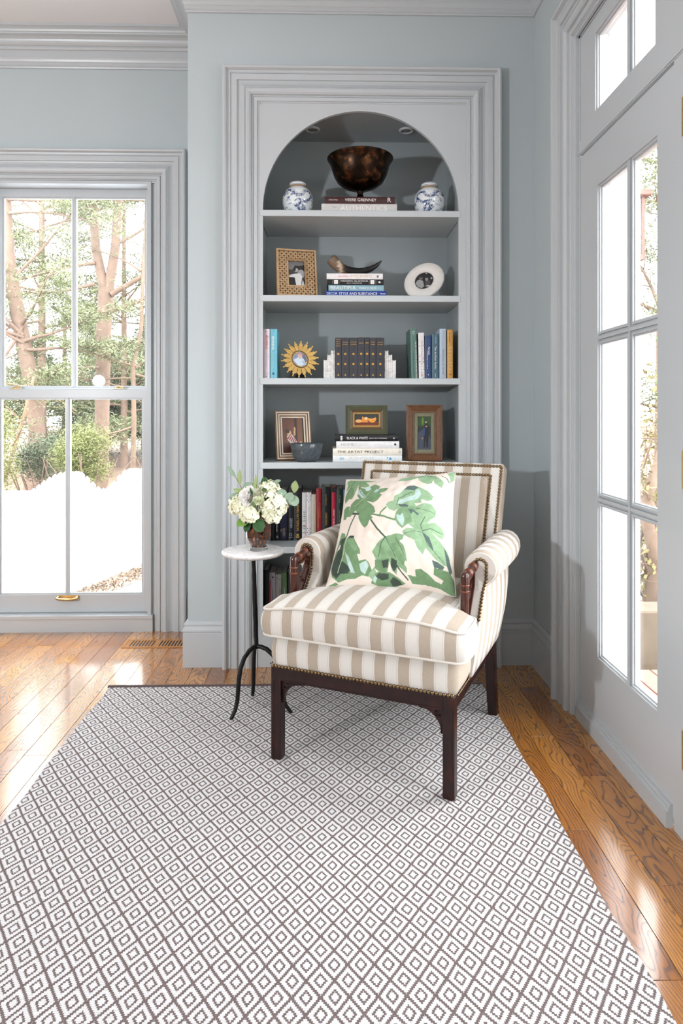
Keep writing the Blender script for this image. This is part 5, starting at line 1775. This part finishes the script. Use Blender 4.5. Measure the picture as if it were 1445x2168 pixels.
# gold sunburst frame
GOLD = plain('gilt', srgb(222, 184, 112), .32, .75, var=.2, vscale=120)
f3 = lean_frame('picture_frame', 'gold sunburst frame round a small oval photograph', 635, 3.15, S3, 8, 10)
czs = .0895
rs_ = random.Random(4)
NRAY = 18
for k in range(NRAY):
    a0 = 2 * math.pi * k / NRAY + .1
    for off, ln in ((0, .088), (-.085, .074), (.085, .073), (-.155, .063), (.155, .064)):
        a = a0 + off
        L2 = ln + rs_.uniform(-.002, .003)
        d0 = Vector((math.cos(a0) , 0, math.sin(a0)))
        sd = Vector((-math.sin(a0), 0, math.cos(a0)))
        p0 = d0 * .03 + sd * (off * .055)
        p1 = d0 * L2 + sd * (off * .055)
        if off in (0, -.085, .085):
            MB().bar(p0 + Vector((0, -.008 - abs(off) * .02, czs)), p1 + Vector((0, -.008 - abs(off) * .02, czs)), .0052, .005, Vector((0, 1, 0))).build('ray', GOLD, f3)
        else:
            MB().bar(p0 + Vector((0, -.004, czs)), p1 + Vector((0, -.004, czs)), .005, .005, Vector((0, 1, 0))).build('ray', GOLD, f3)
tilt_ = R(-55)
rr = [[(x, yy, czs + z) for x, z in ell(a, b)] for a, b, yy in ((.043, .038, -.002), (.043, .038, -.013), (.041, .036, -.016), (.0385, .0335, -.014), (.0385, .0335, -.004))]
MB().rings(rr, 0, True, True, False, False).build('bezel', plain('gilt_dark', srgb(110, 90, 66), .4, .6), f3)
shapes('photograph', f3, .08, .08, czs, -.012, [((130, 140, 168), 'poly', [(x / .08, z / .08) for x, z in ell(.039, .034)]), ((96, 104, 128), 'poly', [(.1, .42), (.3, .3), (.44, -.1), (.38, -.3), (.15, .1)]), ((190, 206, 220), 'poly', [(-.4, -.05), (-.22, .05), (-.1, .12), (.12, .1), (.25, -.05), (.3, -.3), (.1, -.44), (-.12, -.38), (-.25, -.2)]),
       ((200, 168, 156), 'ell', (0, .18, .13, .15)), ((196, 150, 136), 'ell', (.02, .28, .16, .06)), ((160, 176, 196), 'poly', [(.15, -.05), (.4, -.25), (.3, -.35), (.12, -.2)])])
m = MB(); m.bar((0, .0, .095), (0, .055, .012), .055, .004, Vector((0, 1, 0))); m.bar((-.045, -.001, .0), (-.01, -.001, .06), .03, .004); m.build('easel_stand', BLACKM, f3)

# striped cream and brown frame
f4 = lean_frame('picture_frame', 'cream and brown ribbed frame with a photograph behind the stone bowl', 622, 3.235, S4, 14, 14)
CRM, BRN = plain('cream_rib', srgb(214, 202, 186), .5, var=.1), plain('brown_rib', srgb(128, 92, 54), .5, var=.25, vscale=80)
fw, fh = .172, .238
m = MB()
ring_frame(m, fw, fh, [(0, .005, -.016, 1), (.005, .0105, -.020, 0), (.0105, .0165, (-.016, -.015), 1), (.0165, .022, -.018, 0), (.022, .028, (-.013, -.012), 1), (.028, .034, -.014, 0)])
m.build('frame', [CRM, BRN], f4)
MB().box(-fw / 2 + .004, fw / 2 - .004, .0, .003, .004, fh - .004).build('backing', plain('frame_back', srgb(70, 46, 30), .8), f4)
items = [((74, 40, 28), 'rect', (-.5, .5, 0, 1)), ((100, 58, 38), 'rect', (-.5, .08, .3, 1)), ((36, 22, 18), 'rect', (.08, .16, 0, 1)), ((112, 72, 44), 'rect', (.2, .42, 0, 1)), ((28, 20, 18), 'rect', (.42, .5, 0, 1)), ((188, 150, 112), 'poly', [(.02, .5), (.1, .5), (.12, .72), (.05, .74)]), ((196, 160, 124), 'ell', (-.18, .58, .1, .07)), ((60, 40, 30), 'ell', (-.24, .62, .1, .06)), ((186, 168, 160), 'poly', [(-.28, .5), (-.05, .54), (.2, .3), (.18, .2), (-.05, .22), (-.25, .38)])]
for q in range(6):
    items.append(((140, 46, 44), 'poly', [(-.26 + q * .07, .42 - q * .03), (-.22 + q * .07, .40 - q * .03), (-.10 + q * .06, .53 - q * .04), (-.13 + q * .06, .54 - q * .04)]))
items.append(((200, 166, 128), 'ell', (.32, .28, .08, .05)))
shapes('photograph', f4, fw - .062, fh - .062, .031, -.008, items)
m = MB(); m.bar((0, .003, fh * .55), (0, .075, .018), .07, .004, Vector((0, 1, 0))); m.build('easel_stand', plain('stand_board', srgb(66, 40, 26), .8), f4)

# small green frame with rope border
f5 = lean_frame('picture_frame', 'green wooden frame holding a small painting of orange segments', 775.5, 3.20, S4 + .124, 0, 4)
GRN, GRN2 = plain('moss_green_wood', srgb(64, 66, 38), .5, var=.3, vscale=40), plain('brown_bevel', srgb(84, 64, 38), .45, var=.3, vscale=40)
fw, fh = .197, .137
m = MB()
ring_frame(m, fw, fh, [(0, .008, -.014, 0), (.008, .022, (-.018, -.016), 0), (.022, .034, (-.015, -.011), 1)])
m.build('frame', [GRN, GRN2], f5)
m = MB()
x0, x1, z0_, z1_ = -fw / 2 + .0365, fw / 2 - .0365, .0365, fh - .0365
per = [(x0 + (x1 - x0) * q / 20, z0_) for q in range(20)] + [(x1, z0_ + (z1_ - z0_) * q / 10) for q in range(10)] + [(x1 - (x1 - x0) * q / 20, z1_) for q in range(20)] + [(x0, z1_ - (z1_ - z0_) * q / 10) for q in range(10)]
for px_, pz_ in per:
    m.bar((px_ - .002, -.012, pz_ - .0028), (px_ + .002, -.012, pz_ + .0028), .0034, .005)
m.build('rope_border', plain('gilt_rope', srgb(206, 164, 92), .35, .6), f5)
m = MB(); ring_frame(m, fw, fh, [(.034, .0395, -.009, 0), (.0395, .0415, -.013, 1)]); m.build('liner', [plain('dark_liner', srgb(48, 30, 18), .5), plain('gilt_line', srgb(206, 166, 98), .35, .6)], f5)
MB().box(-fw / 2 + .004, fw / 2 - .004, 0, .004, .004, fh - .004).build('backing', plain('green_back', srgb(50, 46, 30), .8), f5)
shapes('painting', f5, fw - .082, fh - .082, .041, -.006, [((54, 56, 54), 'rect', (-.5, .5, 0, 1)), ((128, 62, 34), 'rect', (-.5, .5, 0, .32)), ((92, 40, 24), 'rect', (-.5, .5, .12, .2)), ((226, 170, 110), 'ell', (-.32, .4, .14, .14)), ((224, 140, 50), 'poly', [(-.2, .3), (-.18, .8), (-.06, .66), (.04, .7), (.06, .3)]), ((240, 206, 170), 'ell', (-.02, .62, .07, .12)),
       ((230, 150, 56), 'poly', [(.02, .66), (.08, .4), (.2, .26), (.32, .3), (.4, .52), (.38, .72), (.22, .6)]), ((244, 196, 128), 'poly', [(.06, .62), (.2, .52), (.38, .7), (.22, .58)])])

# dark wood frame with beaded liner
f6 = lean_frame('picture_frame', 'chunky brown wooden frame with a beaded liner on the right', 897.5, 3.19, S4, -9, 7)
def mk_oldwood():
    t = NT('old_brown_wood')
    x, y, z = t.sep(t.obj())
    n1 = t.noise(t.comb(t.math('MULTIPLY', x, 45), t.math('MULTIPLY', y, 45), t.math('MULTIPLY', z, 45)), 1, 4, .6, 1.0)
    n2 = t.noise(t.comb(t.math('MULTIPLY', x, 240), t.math('MULTIPLY', y, 60), t.math('MULTIPLY', z, 22)), 1, 3)
    c = t.mix(n1, srgb(70, 44, 26), srgb(146, 98, 60))
    t.set(Base_Color=t.mix(t.math('MULTIPLY', n2, .4), c, srgb(50, 30, 18)), Roughness=.5)
    t.bump(n2, .3, .001)
    return t.m
fw, fh = .168, .262
m = MB()
ring_frame(m, fw, fh, [(0, .010, (-.026, -.030), 0), (.010, .014, (-.026, -.024), 0), (.014, .030, (-.024, -.016), 0), (.030, .036, -.019, 0)])
m.build('frame', mk_oldwood(), f6)
m = MB(); ring_frame(m, fw, fh, [(.036, .053, -.012, 0)]); ln_ = m.build('liner', plain('grey_green_liner', srgb(122, 120, 96), .6, var=.2), f6)
m = MB()
rb_ = random.Random(5)
for row in (.039, .0435, .048):
    hx_, z0_, z1_ = fw / 2 - row, row, fh - row
    n1, n2 = int(2 * hx_ / .0052), int((z1_ - z0_) / .0052)
    for px_, pz_ in [(-hx_ + q * 2 * hx_ / n1, z) for q in range(n1) for z in (z0_, z1_)] + [(s * hx_, z0_ + q * (z1_ - z0_) / n2) for q in range(n2 + 1) for s in (-1, 1)]:
        m.add([(px_ + .0021 * math.cos(a * math.pi / 2.5), -.012, pz_ + .0021 * math.sin(a * math.pi / 2.5)) for a in range(5)] + [(px_, -.0145, pz_)], [(a, (a + 1) % 5, 5) for a in range(5)], 0, True)
m.build('beading', plain('pewter_bead', srgb(146, 142, 118), .35, .5), ln_)
MB().box(-fw / 2 + .004, fw / 2 - .004, 0, .005, .004, fh - .004).build('backing', BLACKM, f6)
shapes('photograph', f6, fw - .106, fh - .106, .053, -.006, [((40, 46, 48), 'rect', (-.5, .5, 0, 1)), ((52, 78, 42), 'rect', (-.5, .5, .7, 1)), ((104, 140, 60), 'ell', (-.12, .86, .07, .13)), ((66, 74, 88), 'poly', [(-.5, 0), (.5, 0), (.5, .3), (.1, .66), (-.5, .5)]), ((26, 26, 30), 'poly', [(-.05, .06), (.06, .06), (.1, .35), (.16, .06), (.3, .06), (.34, .55), (.4, .7), (.2, .8), (0, .74), (-.02, .5)]),
       ((44, 70, 128), 'poly', [(-.08, .42), (-.02, .7), (.06, .62), (.02, .4)]), ((190, 150, 136), 'ell', (.12, .84, .07, .04)), ((180, 140, 126), 'ell', (.16, .70, .08, .025)), ((52, 34, 26), 'ell', (.12, .88, .07, .03)), ((150, 120, 104), 'ell', (-.14, .34, .06, .03))])
m = MB(); m.bar((0, .005, fh * .55), (0, .065, .014), .06, .004, Vector((0, 1, 0))); m.build('easel_stand', BLACKM, f6)
# ================================================================ OUTDOORS
GZ = -.62
def mk_ground():
    t = NT('leaf_strewn_ground')
    v = t.obj()
    a, b = t.noise(v, 1.3, 4), t.noise(v, 22, 4)
    c = t.mix(a, srgb(138, 116, 98), srgb(106, 84, 68))
    t.set(Base_Color=t.mix(t.math('MULTIPLY', b, .6), c, srgb(70, 52, 40)), Roughness=.9)
    return t.m
def mk_snow():
    t = NT('snow')
    v = t.obj()
    t.set(Base_Color=srgb(246, 248, 252), Roughness=.7)
    t.bump(t.noise(v, 6, 4), .3, .02)
    return t.m
m = MB()
nx, ny = 40, 40
vs, fs = [], []
for j in range(ny + 1):
    for i in range(nx + 1):
        x, y = -30 + 60 * i / nx, 3.85 + 40 * j / ny
        vs.append((x, y, GZ + .9 * smoothstep(9, 26, y) + .08 * mnoise.noise(Vector((x * .4, y * .4, 0)))))
fs = [(j * (nx + 1) + i, j * (nx + 1) + i + 1, (j + 1) * (nx + 1) + i + 1, (j + 1) * (nx + 1) + i) for j in range(ny) for i in range(nx)]
m.add(vs, fs, 0, True)
struct(m.build('ground', mk_ground()), 'leaf-strewn ground beyond the fence')
SNOW = mk_snow()
m = MB()
vs, fs = [], []
nx, ny = 30, 14
for j in range(ny + 1):
    for i in range(nx + 1):
        x, y = -9 + 9.6 * i / nx, 3.82 + 4.3 * j / ny
        vs.append((x, y, GZ + .12 + .05 * mnoise.noise(Vector((x * .8, y * .8, 4)))))
fs = [(j * (nx + 1) + i, j * (nx + 1) + i + 1, (j + 1) * (nx + 1) + i + 1, (j + 1) * (nx + 1) + i) for j in range(ny) for i in range(nx)]
m.add(vs, fs, 0, True)
tag(m.build('snow', SNOW), 'bright snow covering the yard in front of the fence', 'snow', kind='stuff')

# white picket fence with scalloped top
WHITEP = plain('white_fence_paint', srgb(248, 248, 248), .5)
fence = thing('picket_fence', 'white picket fence with a scalloped top across the yard', 'fence', (-4.2, 8.2, GZ))
FY = 8.2
posts = [-6.3, -4.38, -3.01, -2.3, -1.3, -.2]
post_z = [.44, .45, .455, .49, .49, .49]
sag = [.28, .28, .22, .22, .2]
pw = .062
pk = {}
for a in range(len(posts) - 1):
    xa, xb = posts[a], posts[a + 1]
    n = int((xb - xa) / pw)
    for k in range(n):
        t = (k + .5) / n
        x = xa + (xb - xa) * t
        top = (post_z[a] * (1 - t) + post_z[a + 1] * t) - sag[a] * (1 - math.cos(2 * math.pi * min(1, max(0, (t - .06) / .88)))) / 2
        hgt = top - GZ
        m = MB()
        w_ = (xb - xa) / n / 2 - .001
        m.prism([(-w_, 0), (w_, 0), (w_, hgt - .03), (0, hgt), (-w_, hgt - .03)], -.01, .01)
        m.build('picket', WHITEP, fence, (x + 4.2, 0, 0))
    MB().bbox(xa + 4.2 - .06, xa + 4.2 + .06, -.05, .07, 0, post_z[a] - GZ - .01, .01).build('post', WHITEP, fence)
    for zz in (.25, .75):
        MB().box(xa + 4.2, xb + 4.2, .012, .05, zz, zz + .09).build('rail', WHITEP, fence)
# nearer straight fence on the left
f2_ = thing('picket_fence', 'nearer low white picket fence seen at the left of the window', 'fence', (-3.6, 6.3, GZ))
for k in range(34):
    x = -1.9 + k * .088
    hgt = .78 - k * .001
    m = MB(); m.prism([(-.034, 0), (.034, 0), (.034, hgt - .03), (0, hgt), (-.034, hgt - .03)], -.01, .01)
    m.build('picket', WHITEP, f2_, (x, 0, 0))
for zz in (.15, .55):
    MB().box(-1.95, 1.1, .012, .045, zz, zz + .08).build('rail', WHITEP, f2_)

BARK = plain('bark', srgb(108, 90, 78), .9, var=.35, vscale=9, bump=.8, bscale=30)
BARKL = plain('pale_bark', srgb(108, 90, 76), .9, var=.3, vscale=9)
def folmat(name, a, b):
    t = NT(name)
    n1 = t.noise(t.obj(), 2.5, 3)
    t.set(Base_Color=t.mix(n1, a, b), Roughness=.7)
    return t.m
PINE = folmat('pine_needles', srgb(84, 94, 64), srgb(118, 122, 90))
BUSH = folmat('shrub_leaves', srgb(80, 88, 44), srgb(114, 118, 66))
BUSHD = folmat('dark_shrub_leaves', srgb(66, 78, 58), srgb(96, 104, 80))
ro = random.Random(5)
nrng = np.random.default_rng(12)
def leaf_mesh(name, centres, r, n, size, squash, mat_, parent, shell=.1, slim=.3):
    """many small single leaves or needles, n round every centre"""
    C = np.repeat(np.array([tuple(c) for c in centres]), n, axis=0)
    N = len(C)
    d = nrng.normal(size=(N, 3)); d /= np.linalg.norm(d, axis=1)[:, None]
    C = C + d * (r * (shell + (1 - shell) * nrng.random((N, 1)))) * np.array(squash)
    a = nrng.uniform(-1, 1, (N, 3)); a[:, 2] = a[:, 2] * .7 + .2; a /= np.linalg.norm(a, axis=1)[:, None]
    b = np.cross(a, nrng.normal(size=(N, 3))); b /= np.linalg.norm(b, axis=1)[:, None]
    s = size * nrng.uniform(.6, 1.3, (N, 1))
    V = np.stack([C, C + a * s * .45 - b * s * slim, C + a * s, C + a * s * .45 + b * s * slim], 1).reshape(-1, 3)
    me = bpy.data.meshes.new(name)
    me.vertices.add(4 * N); me.vertices.foreach_set('co', V.reshape(-1).astype(np.float32))
    me.loops.add(4 * N); me.loops.foreach_set('vertex_index', np.arange(4 * N, dtype=np.int32))
    me.polygons.add(N); me.polygons.foreach_set('loop_start', np.arange(0, 4 * N, 4, dtype=np.int32))
    me.materials.append(mat_)
    me.update(calc_edges=True)
    return link(name, me, parent)

def branch_pts(p, d, ln, n=6, wob=.12, rise=0.0):
    pts = [Vector(p)]
    d = Vector(d).normalized()
    for _ in range(n):
        d = (d + Vector((ro.uniform(-wob, wob), ro.uniform(-wob, wob), ro.uniform(-wob, wob) + rise))).normalized()
        pts.append(pts[-1] + d * ln / n)
    return pts

def tree(label, trunks, mat_, branches, fol=None, group='trees beyond the fence'):
    base = trunks[0][0][0]
    t = thing('tree', label, 'tree', base, (0, 0, 0), group)
    b0 = Vector(base)
    for pts, r0, r1 in trunks:
        n = len(pts)
        MB().tube([Vector(p) - b0 for p in pts], [r0 + (r1 - r0) * i / (n - 1) for i in range(n)], 10).build('trunk', mat_, t)
    m = MB()
    ends = []
    for p, d, ln, r in branches:
        bp_ = branch_pts(Vector(p) - b0, d, ln)
        m.tube(bp_, [r * (1 - .85 * i / (len(bp_) - 1)) for i in range(len(bp_))], 6)
        for q in range(2, len(bp_)):
            for _ in range(2):
                tw = branch_pts(bp_[q], Vector(d) + Vector((ro.uniform(-1, 1), ro.uniform(-.6, .6), ro.uniform(-.5, .8))), ln * ro.uniform(.2, .45), 4, .25)
                m.tube(tw, [r * .32 * (1 - .8 * i / 4) for i in range(5)], 4)
                ends.append(tw[-1]); ends.append(tw[2])
    if branches:
        m.build('branches', mat_, t)
    if fol:
        fm, n, size, r = fol
        leaf_mesh('foliage', ends, r * 1.15, int(n * 6.5), size * .6, (1.4, 1, .5), fm, t, .1, .12)
    return t
def br(base, top, n, ln, r, zlo=.3, xbias=0):
    out = []
    for _ in range(n):
        t = ro.uniform(zlo, 1)
        p = Vector(base).lerp(Vector(top), t)
        out.append((p, (ro.uniform(-1, 1) + xbias, ro.uniform(-.5, .3), ro.uniform(-.15, .45)), ln * ro.uniform(.6, 1.2), r))
    return out
# forked grey trunk on the right of the window
tree('large forked tree trunk in the middle of the right window pane', [([(-4.32, 13.2, GZ - .1), (-4.30, 13.2, 1.2), (-4.27, 13.2, 2.7), (-4.22, 13.2, 3.55)], .135, .15), ([(-4.24, 13.2, 3.4), (-4.42, 13.2, 4.3), (-4.48, 13.2, 5.3), (-4.5, 13.2, 7.5)], .10, .075), ([(-4.2, 13.2, 3.4), (-4.05, 13.2, 4.3), (-3.98, 13.2, 5.4), (-3.92, 13.2, 7.5)], .10, .075)],
     BARK, [((-4.1, 13.1, 3.4), (1, 0, .55), 1.9, .06), ((-4.2, 13.1, 3.05), (1, -.1, .45), 1.6, .06), ((-4.4, 13.1, 4.0), (-1, 0, -.12), 2.6, .04), ((-4.4, 13.1, 3.6), (-1, 0, -.22), 2.2, .035), ((-4.0, 13.2, 4.4), (1, .1, .5), 1.6, .035), ((-4.5, 13.1, 5.0), (-1, 0, .3), 1.6, .04), ((-4.2, 13, 2.4), (.9, -.2, .2), 1.2, .03), ((-4.3, 13, 2.0), (-.9, -.2, .1), 1.3, .03)], (PINE, 5, .10, .16))
tree('leaning tree trunk at the left edge of the window', [([(-5.35, 12.4, GZ - .1), (-5.2, 12.4, .8), (-5.32, 12.4, 1.8), (-5.52, 12.4, 2.8), (-5.72, 12.4, 3.9), (-5.8, 12.4, 5.2), (-5.85, 12.4, 7)], .15, .11)],
     BARK, br((-5.25, 12.3, 1.2), (-5.8, 12.3, 6), 16, 1.8, .035, 0, .3), (PINE, 16, .13, .22))
tree('slim bare tree near the right edge of the window', [([(-3.62, 12.8, GZ), (-3.58, 12.8, 1.0), (-3.60, 12.8, 2.0), (-3.45, 12.8, 2.7), (-3.4, 12.8, 4.0), (-3.3, 12.8, 6)], .05, .03)],
     BARKL, br((-3.6, 12.8, .8), (-3.35, 12.8, 5.6), 14, 1.3, .022, 0, .0), (PINE, 3, .08, .12))
tree('broad pale green conifer behind the leaning trunk', [([(-6.6, 16, GZ), (-6.6, 16, 7)], .12, .05)], BARK, br((-6.6, 16, .2), (-6.5, 16, 6.5), 22, 2.2, .03, 0), (PINE, 18, .16, .34))
tree('feathery conifer between the two large trunks', [([(-5.0, 17, GZ), (-5.0, 17, 6.5)], .1, .04)], BARK, br((-5.0, 17, .4), (-5.0, 17, 4.2), 20, 2.0, .028, 0), (PINE, 18, .15, .32))
tree('tangled tree at the far right beyond the fence', [([(-3.9, 18, GZ), (-3.8, 18, 6.5)], .13, .05)], BARKL, br((-3.9, 18, .3), (-3.8, 18, 5.5), 24, 2.0, .03, 0, .4), (PINE, 9, .13, .3))
tree('thin leaning pale sapling left of the glazing bar', [([(-4.9, 10.5, .1), (-4.6, 10.5, 1.1), (-4.45, 10.5, 1.7)], .032, .022)], plain('orange_bark', srgb(118, 96, 76), .9, var=.2), br((-4.8, 10.4, .4), (-4.5, 10.4, 1.6), 6, .9, .012, 0), (PINE, 2, .06, .1))
for kk in range(5):
    xx = -7.6 + kk * 1.15
    tree(('dense evergreen backdrop tree, first from the left beyond the fence', 'dense evergreen backdrop tree, second from the left beyond the fence', 'dense evergreen backdrop tree, third from the left beyond the fence', 'dense evergreen backdrop tree, fourth from the left beyond the fence', 'dense evergreen backdrop tree, fifth from the left beyond the fence')[kk],
         [([(xx, 20, GZ), (xx, 20, 4)], .1, .05)], BARK, br((xx, 20, .0), (xx, 20, 2.6), 12, 1.7, .03, 0), (BUSHD, 22, .17, .36), 'backdrop evergreens')

def shrub(label, c, r, n, mat_, sq=(1, .8, 1), size=.075):
    t = thing('shrub', label, 'shrub', (c[0], c[1], GZ), (0, 0, 0), 'shrubs along the fence')
    z = c[2] - GZ
    cs = [(r * .45 * math.cos(k * 2.4), r * .3 * math.sin(k * 2.4), z + r * .5 * ((k % 3) - 1) * .8) for k in range(9)]
    leaf_mesh('foliage', cs, r * .64, n // 3, size * .55, sq, mat_, t, .3, .16)
    m = MB()
    for k in range(12):
        a = k * .52
        m.tube(branch_pts((0, 0, 0), (.5 * math.cos(a), .4 * math.sin(a), 1.3), z + r * .3, 5, .15), [.02, .017, .014, .011, .008, .005], 5)
    m.build('stem', BARK, t)
shrub('large yellow-green shrub behind the fence at the left of the window', (-4.75, 9.3, .62), .62, 5200, BUSH)
shrub('rounded yellow-green shrub behind the fence in the right window pane', (-3.42, 9.6, .55), .44, 3400, BUSH, (1, .8, .95))
shrub('darker evergreen shrub between the two bright ones', (-4.25, 10.2, .45), .42, 2200, BUSHD)
shrub('grey-green undergrowth shrub at the far right of the window', (-2.7, 11.5, .55), .5, 1800, BUSHD)

# ---- outside the glazed panel
struct(MB().box(1.075, 1.47, 3.25, 3.6, -.3, 3.4).build('wall_porch', plain('white_siding_paint', srgb(246, 246, 246), .5)), 'white porch wall just outside the glazed panel')
deck = thing('deck', 'reddish board deck outside the glazed door', 'deck', (1.9, 1.9, -.14))
DK = plain('red_deck_stain', srgb(132, 92, 80), .7, var=.15, vscale=20)
for k in range(18):
    MB().bbox(-.82 + k * .11, -.82 + k * .11 + .104, -2.2, 1.5, -.03, 0, .003).build('plank', DK, deck)
struct(MB().box(1.08, 9, -6, 12, -.5, -.42).build('ground_side', mk_ground()), 'leafy ground beyond the deck')
lan = thing('wall_lantern', 'copper and glass lantern with a domed white top outside the door', 'lantern', (1.5, 3.40, 1.86))
COP = plain('weathered_copper', srgb(112, 76, 64), .55, .2, var=.2, vscale=30)
MB().box(-.07, .07, -.07, .07, .05, .075).build('base', COP, lan)
MB().lathe([(.01, -.02), (.03, .01), (.065, .05)], 4).build('finial', COP, lan)
MB().bbox(-.095, .095, -.095, .095, .36, .39, .004).build('roof_plate', COP, lan)
MB().lathe([(.075, .39), (.07, .43), (.05, .47), (.02, .49), (.001, .495)], 24).build('dome', plain('white_dome', srgb(235, 235, 235), .5), lan)
for sx in (-1, 1):
    for sy in (-1, 1):
        MB().box(sx * .062 - .007, sx * .062 + .007, sy * .062 - .007, sy * .062 + .007, .075, .36).build('corner_post', COP, lan)
for sx, sy in ((1, 0), (-1, 0), (0, 1), (0, -1)):
    m = MB()
    if sx: m.box(sx * .062 - .001, sx * .062 + .001, -.055, .055, .075, .36)
    else: m.box(-.055, .055, sy * .062 - .001, sy * .062 + .001, .075, .36)
    m.build('pane', GLASS, lan)
YEL = folmat('yellow_green_leaves', srgb(84, 90, 50), srgb(126, 108, 66))
def bushy(label, c, h, n, nl):
    t = thing('shrub', label, 'shrub', c, (0, 0, 0), 'shrubs beside the deck')
    m = MB(); tips = []
    for k in range(n):
        a = ro.uniform(0, 6.3)
        bp_ = branch_pts((ro.uniform(-.3, .3), ro.uniform(-.4, .4), 0), (.35 * math.cos(a), .35 * math.sin(a), 1), h * ro.uniform(.6, 1), 7, .25)
        m.tube(bp_, [.013 * (1 - .8 * i / 7) + .002 for i in range(8)], 5)
        for q in bp_[2:]:
            tw = branch_pts(q, (ro.uniform(-1, 1), ro.uniform(-1, 1), ro.uniform(-.3, .8)), .25, 3, .3)
            m.tube(tw, [.004, .003, .002, .0015], 4)
            tips.append(tw[-1]); tips.append(tw[1])
    m.build('branches', BARKL, t)
    leaf_mesh('foliage', tips, .09, nl, .045, (1, 1, 1), YEL, t, .1, .25)
bushy('tangled yellow-leaved shrub outside the glazed panel', (2.15, 4.6, -.42), 2.0, 30, 5)
bushy('low green shrub beside the deck edge', (2.3, 5.4, -.42), 1.7, 30, 7)
tree('crooked grey branch leaning behind the deck shrub', [([(1.95, 4.2, -.42), (2.1, 4.3, .2), (2.02, 4.3, .55), (2.25, 4.5, .95)], .05, .03)], BARKL, [((2.1, 4.3, .5), (-.4, .2, .9), .9, .03)], None, 'trees beside the deck')
tree('pine tree far beyond the glazed panel', [([(4.6, 9.2, -.5), (4.6, 9.2, 5)], .15, .06)], BARK, br((4.6, 9.2, .8), (4.6, 9.2, 4.6), 22, 1.5, .03, 0), (PINE, 14, .11, .25), 'trees beside the deck')
# a timber edging and rocks at the deck edge
tag(MB().bbox(1.3, 3.4, 3.75, 3.95, -.42, .05, .01).build('timber_edging', plain('grey_timber', srgb(96, 84, 70), .85, var=.3, vscale=15)), 'weathered timber edging behind the deck', 'timber')

# leaf litter showing through the snow near the house
cs = []
for q in range(60):
    t = q / 59
    cs.append((-2.12 + .34 * t, 6.05 + 1.15 * t, GZ + .17))
tag(leaf_mesh('leaf_litter', cs, .16, 150, .032, (1, 1, .1), plain('dry_leaves', srgb(138, 120, 104), .9, var=.4, vscale=8), None, .0, .35), 'strip of dry brown leaves lying on the snow', 'leaves', kind='stuff')
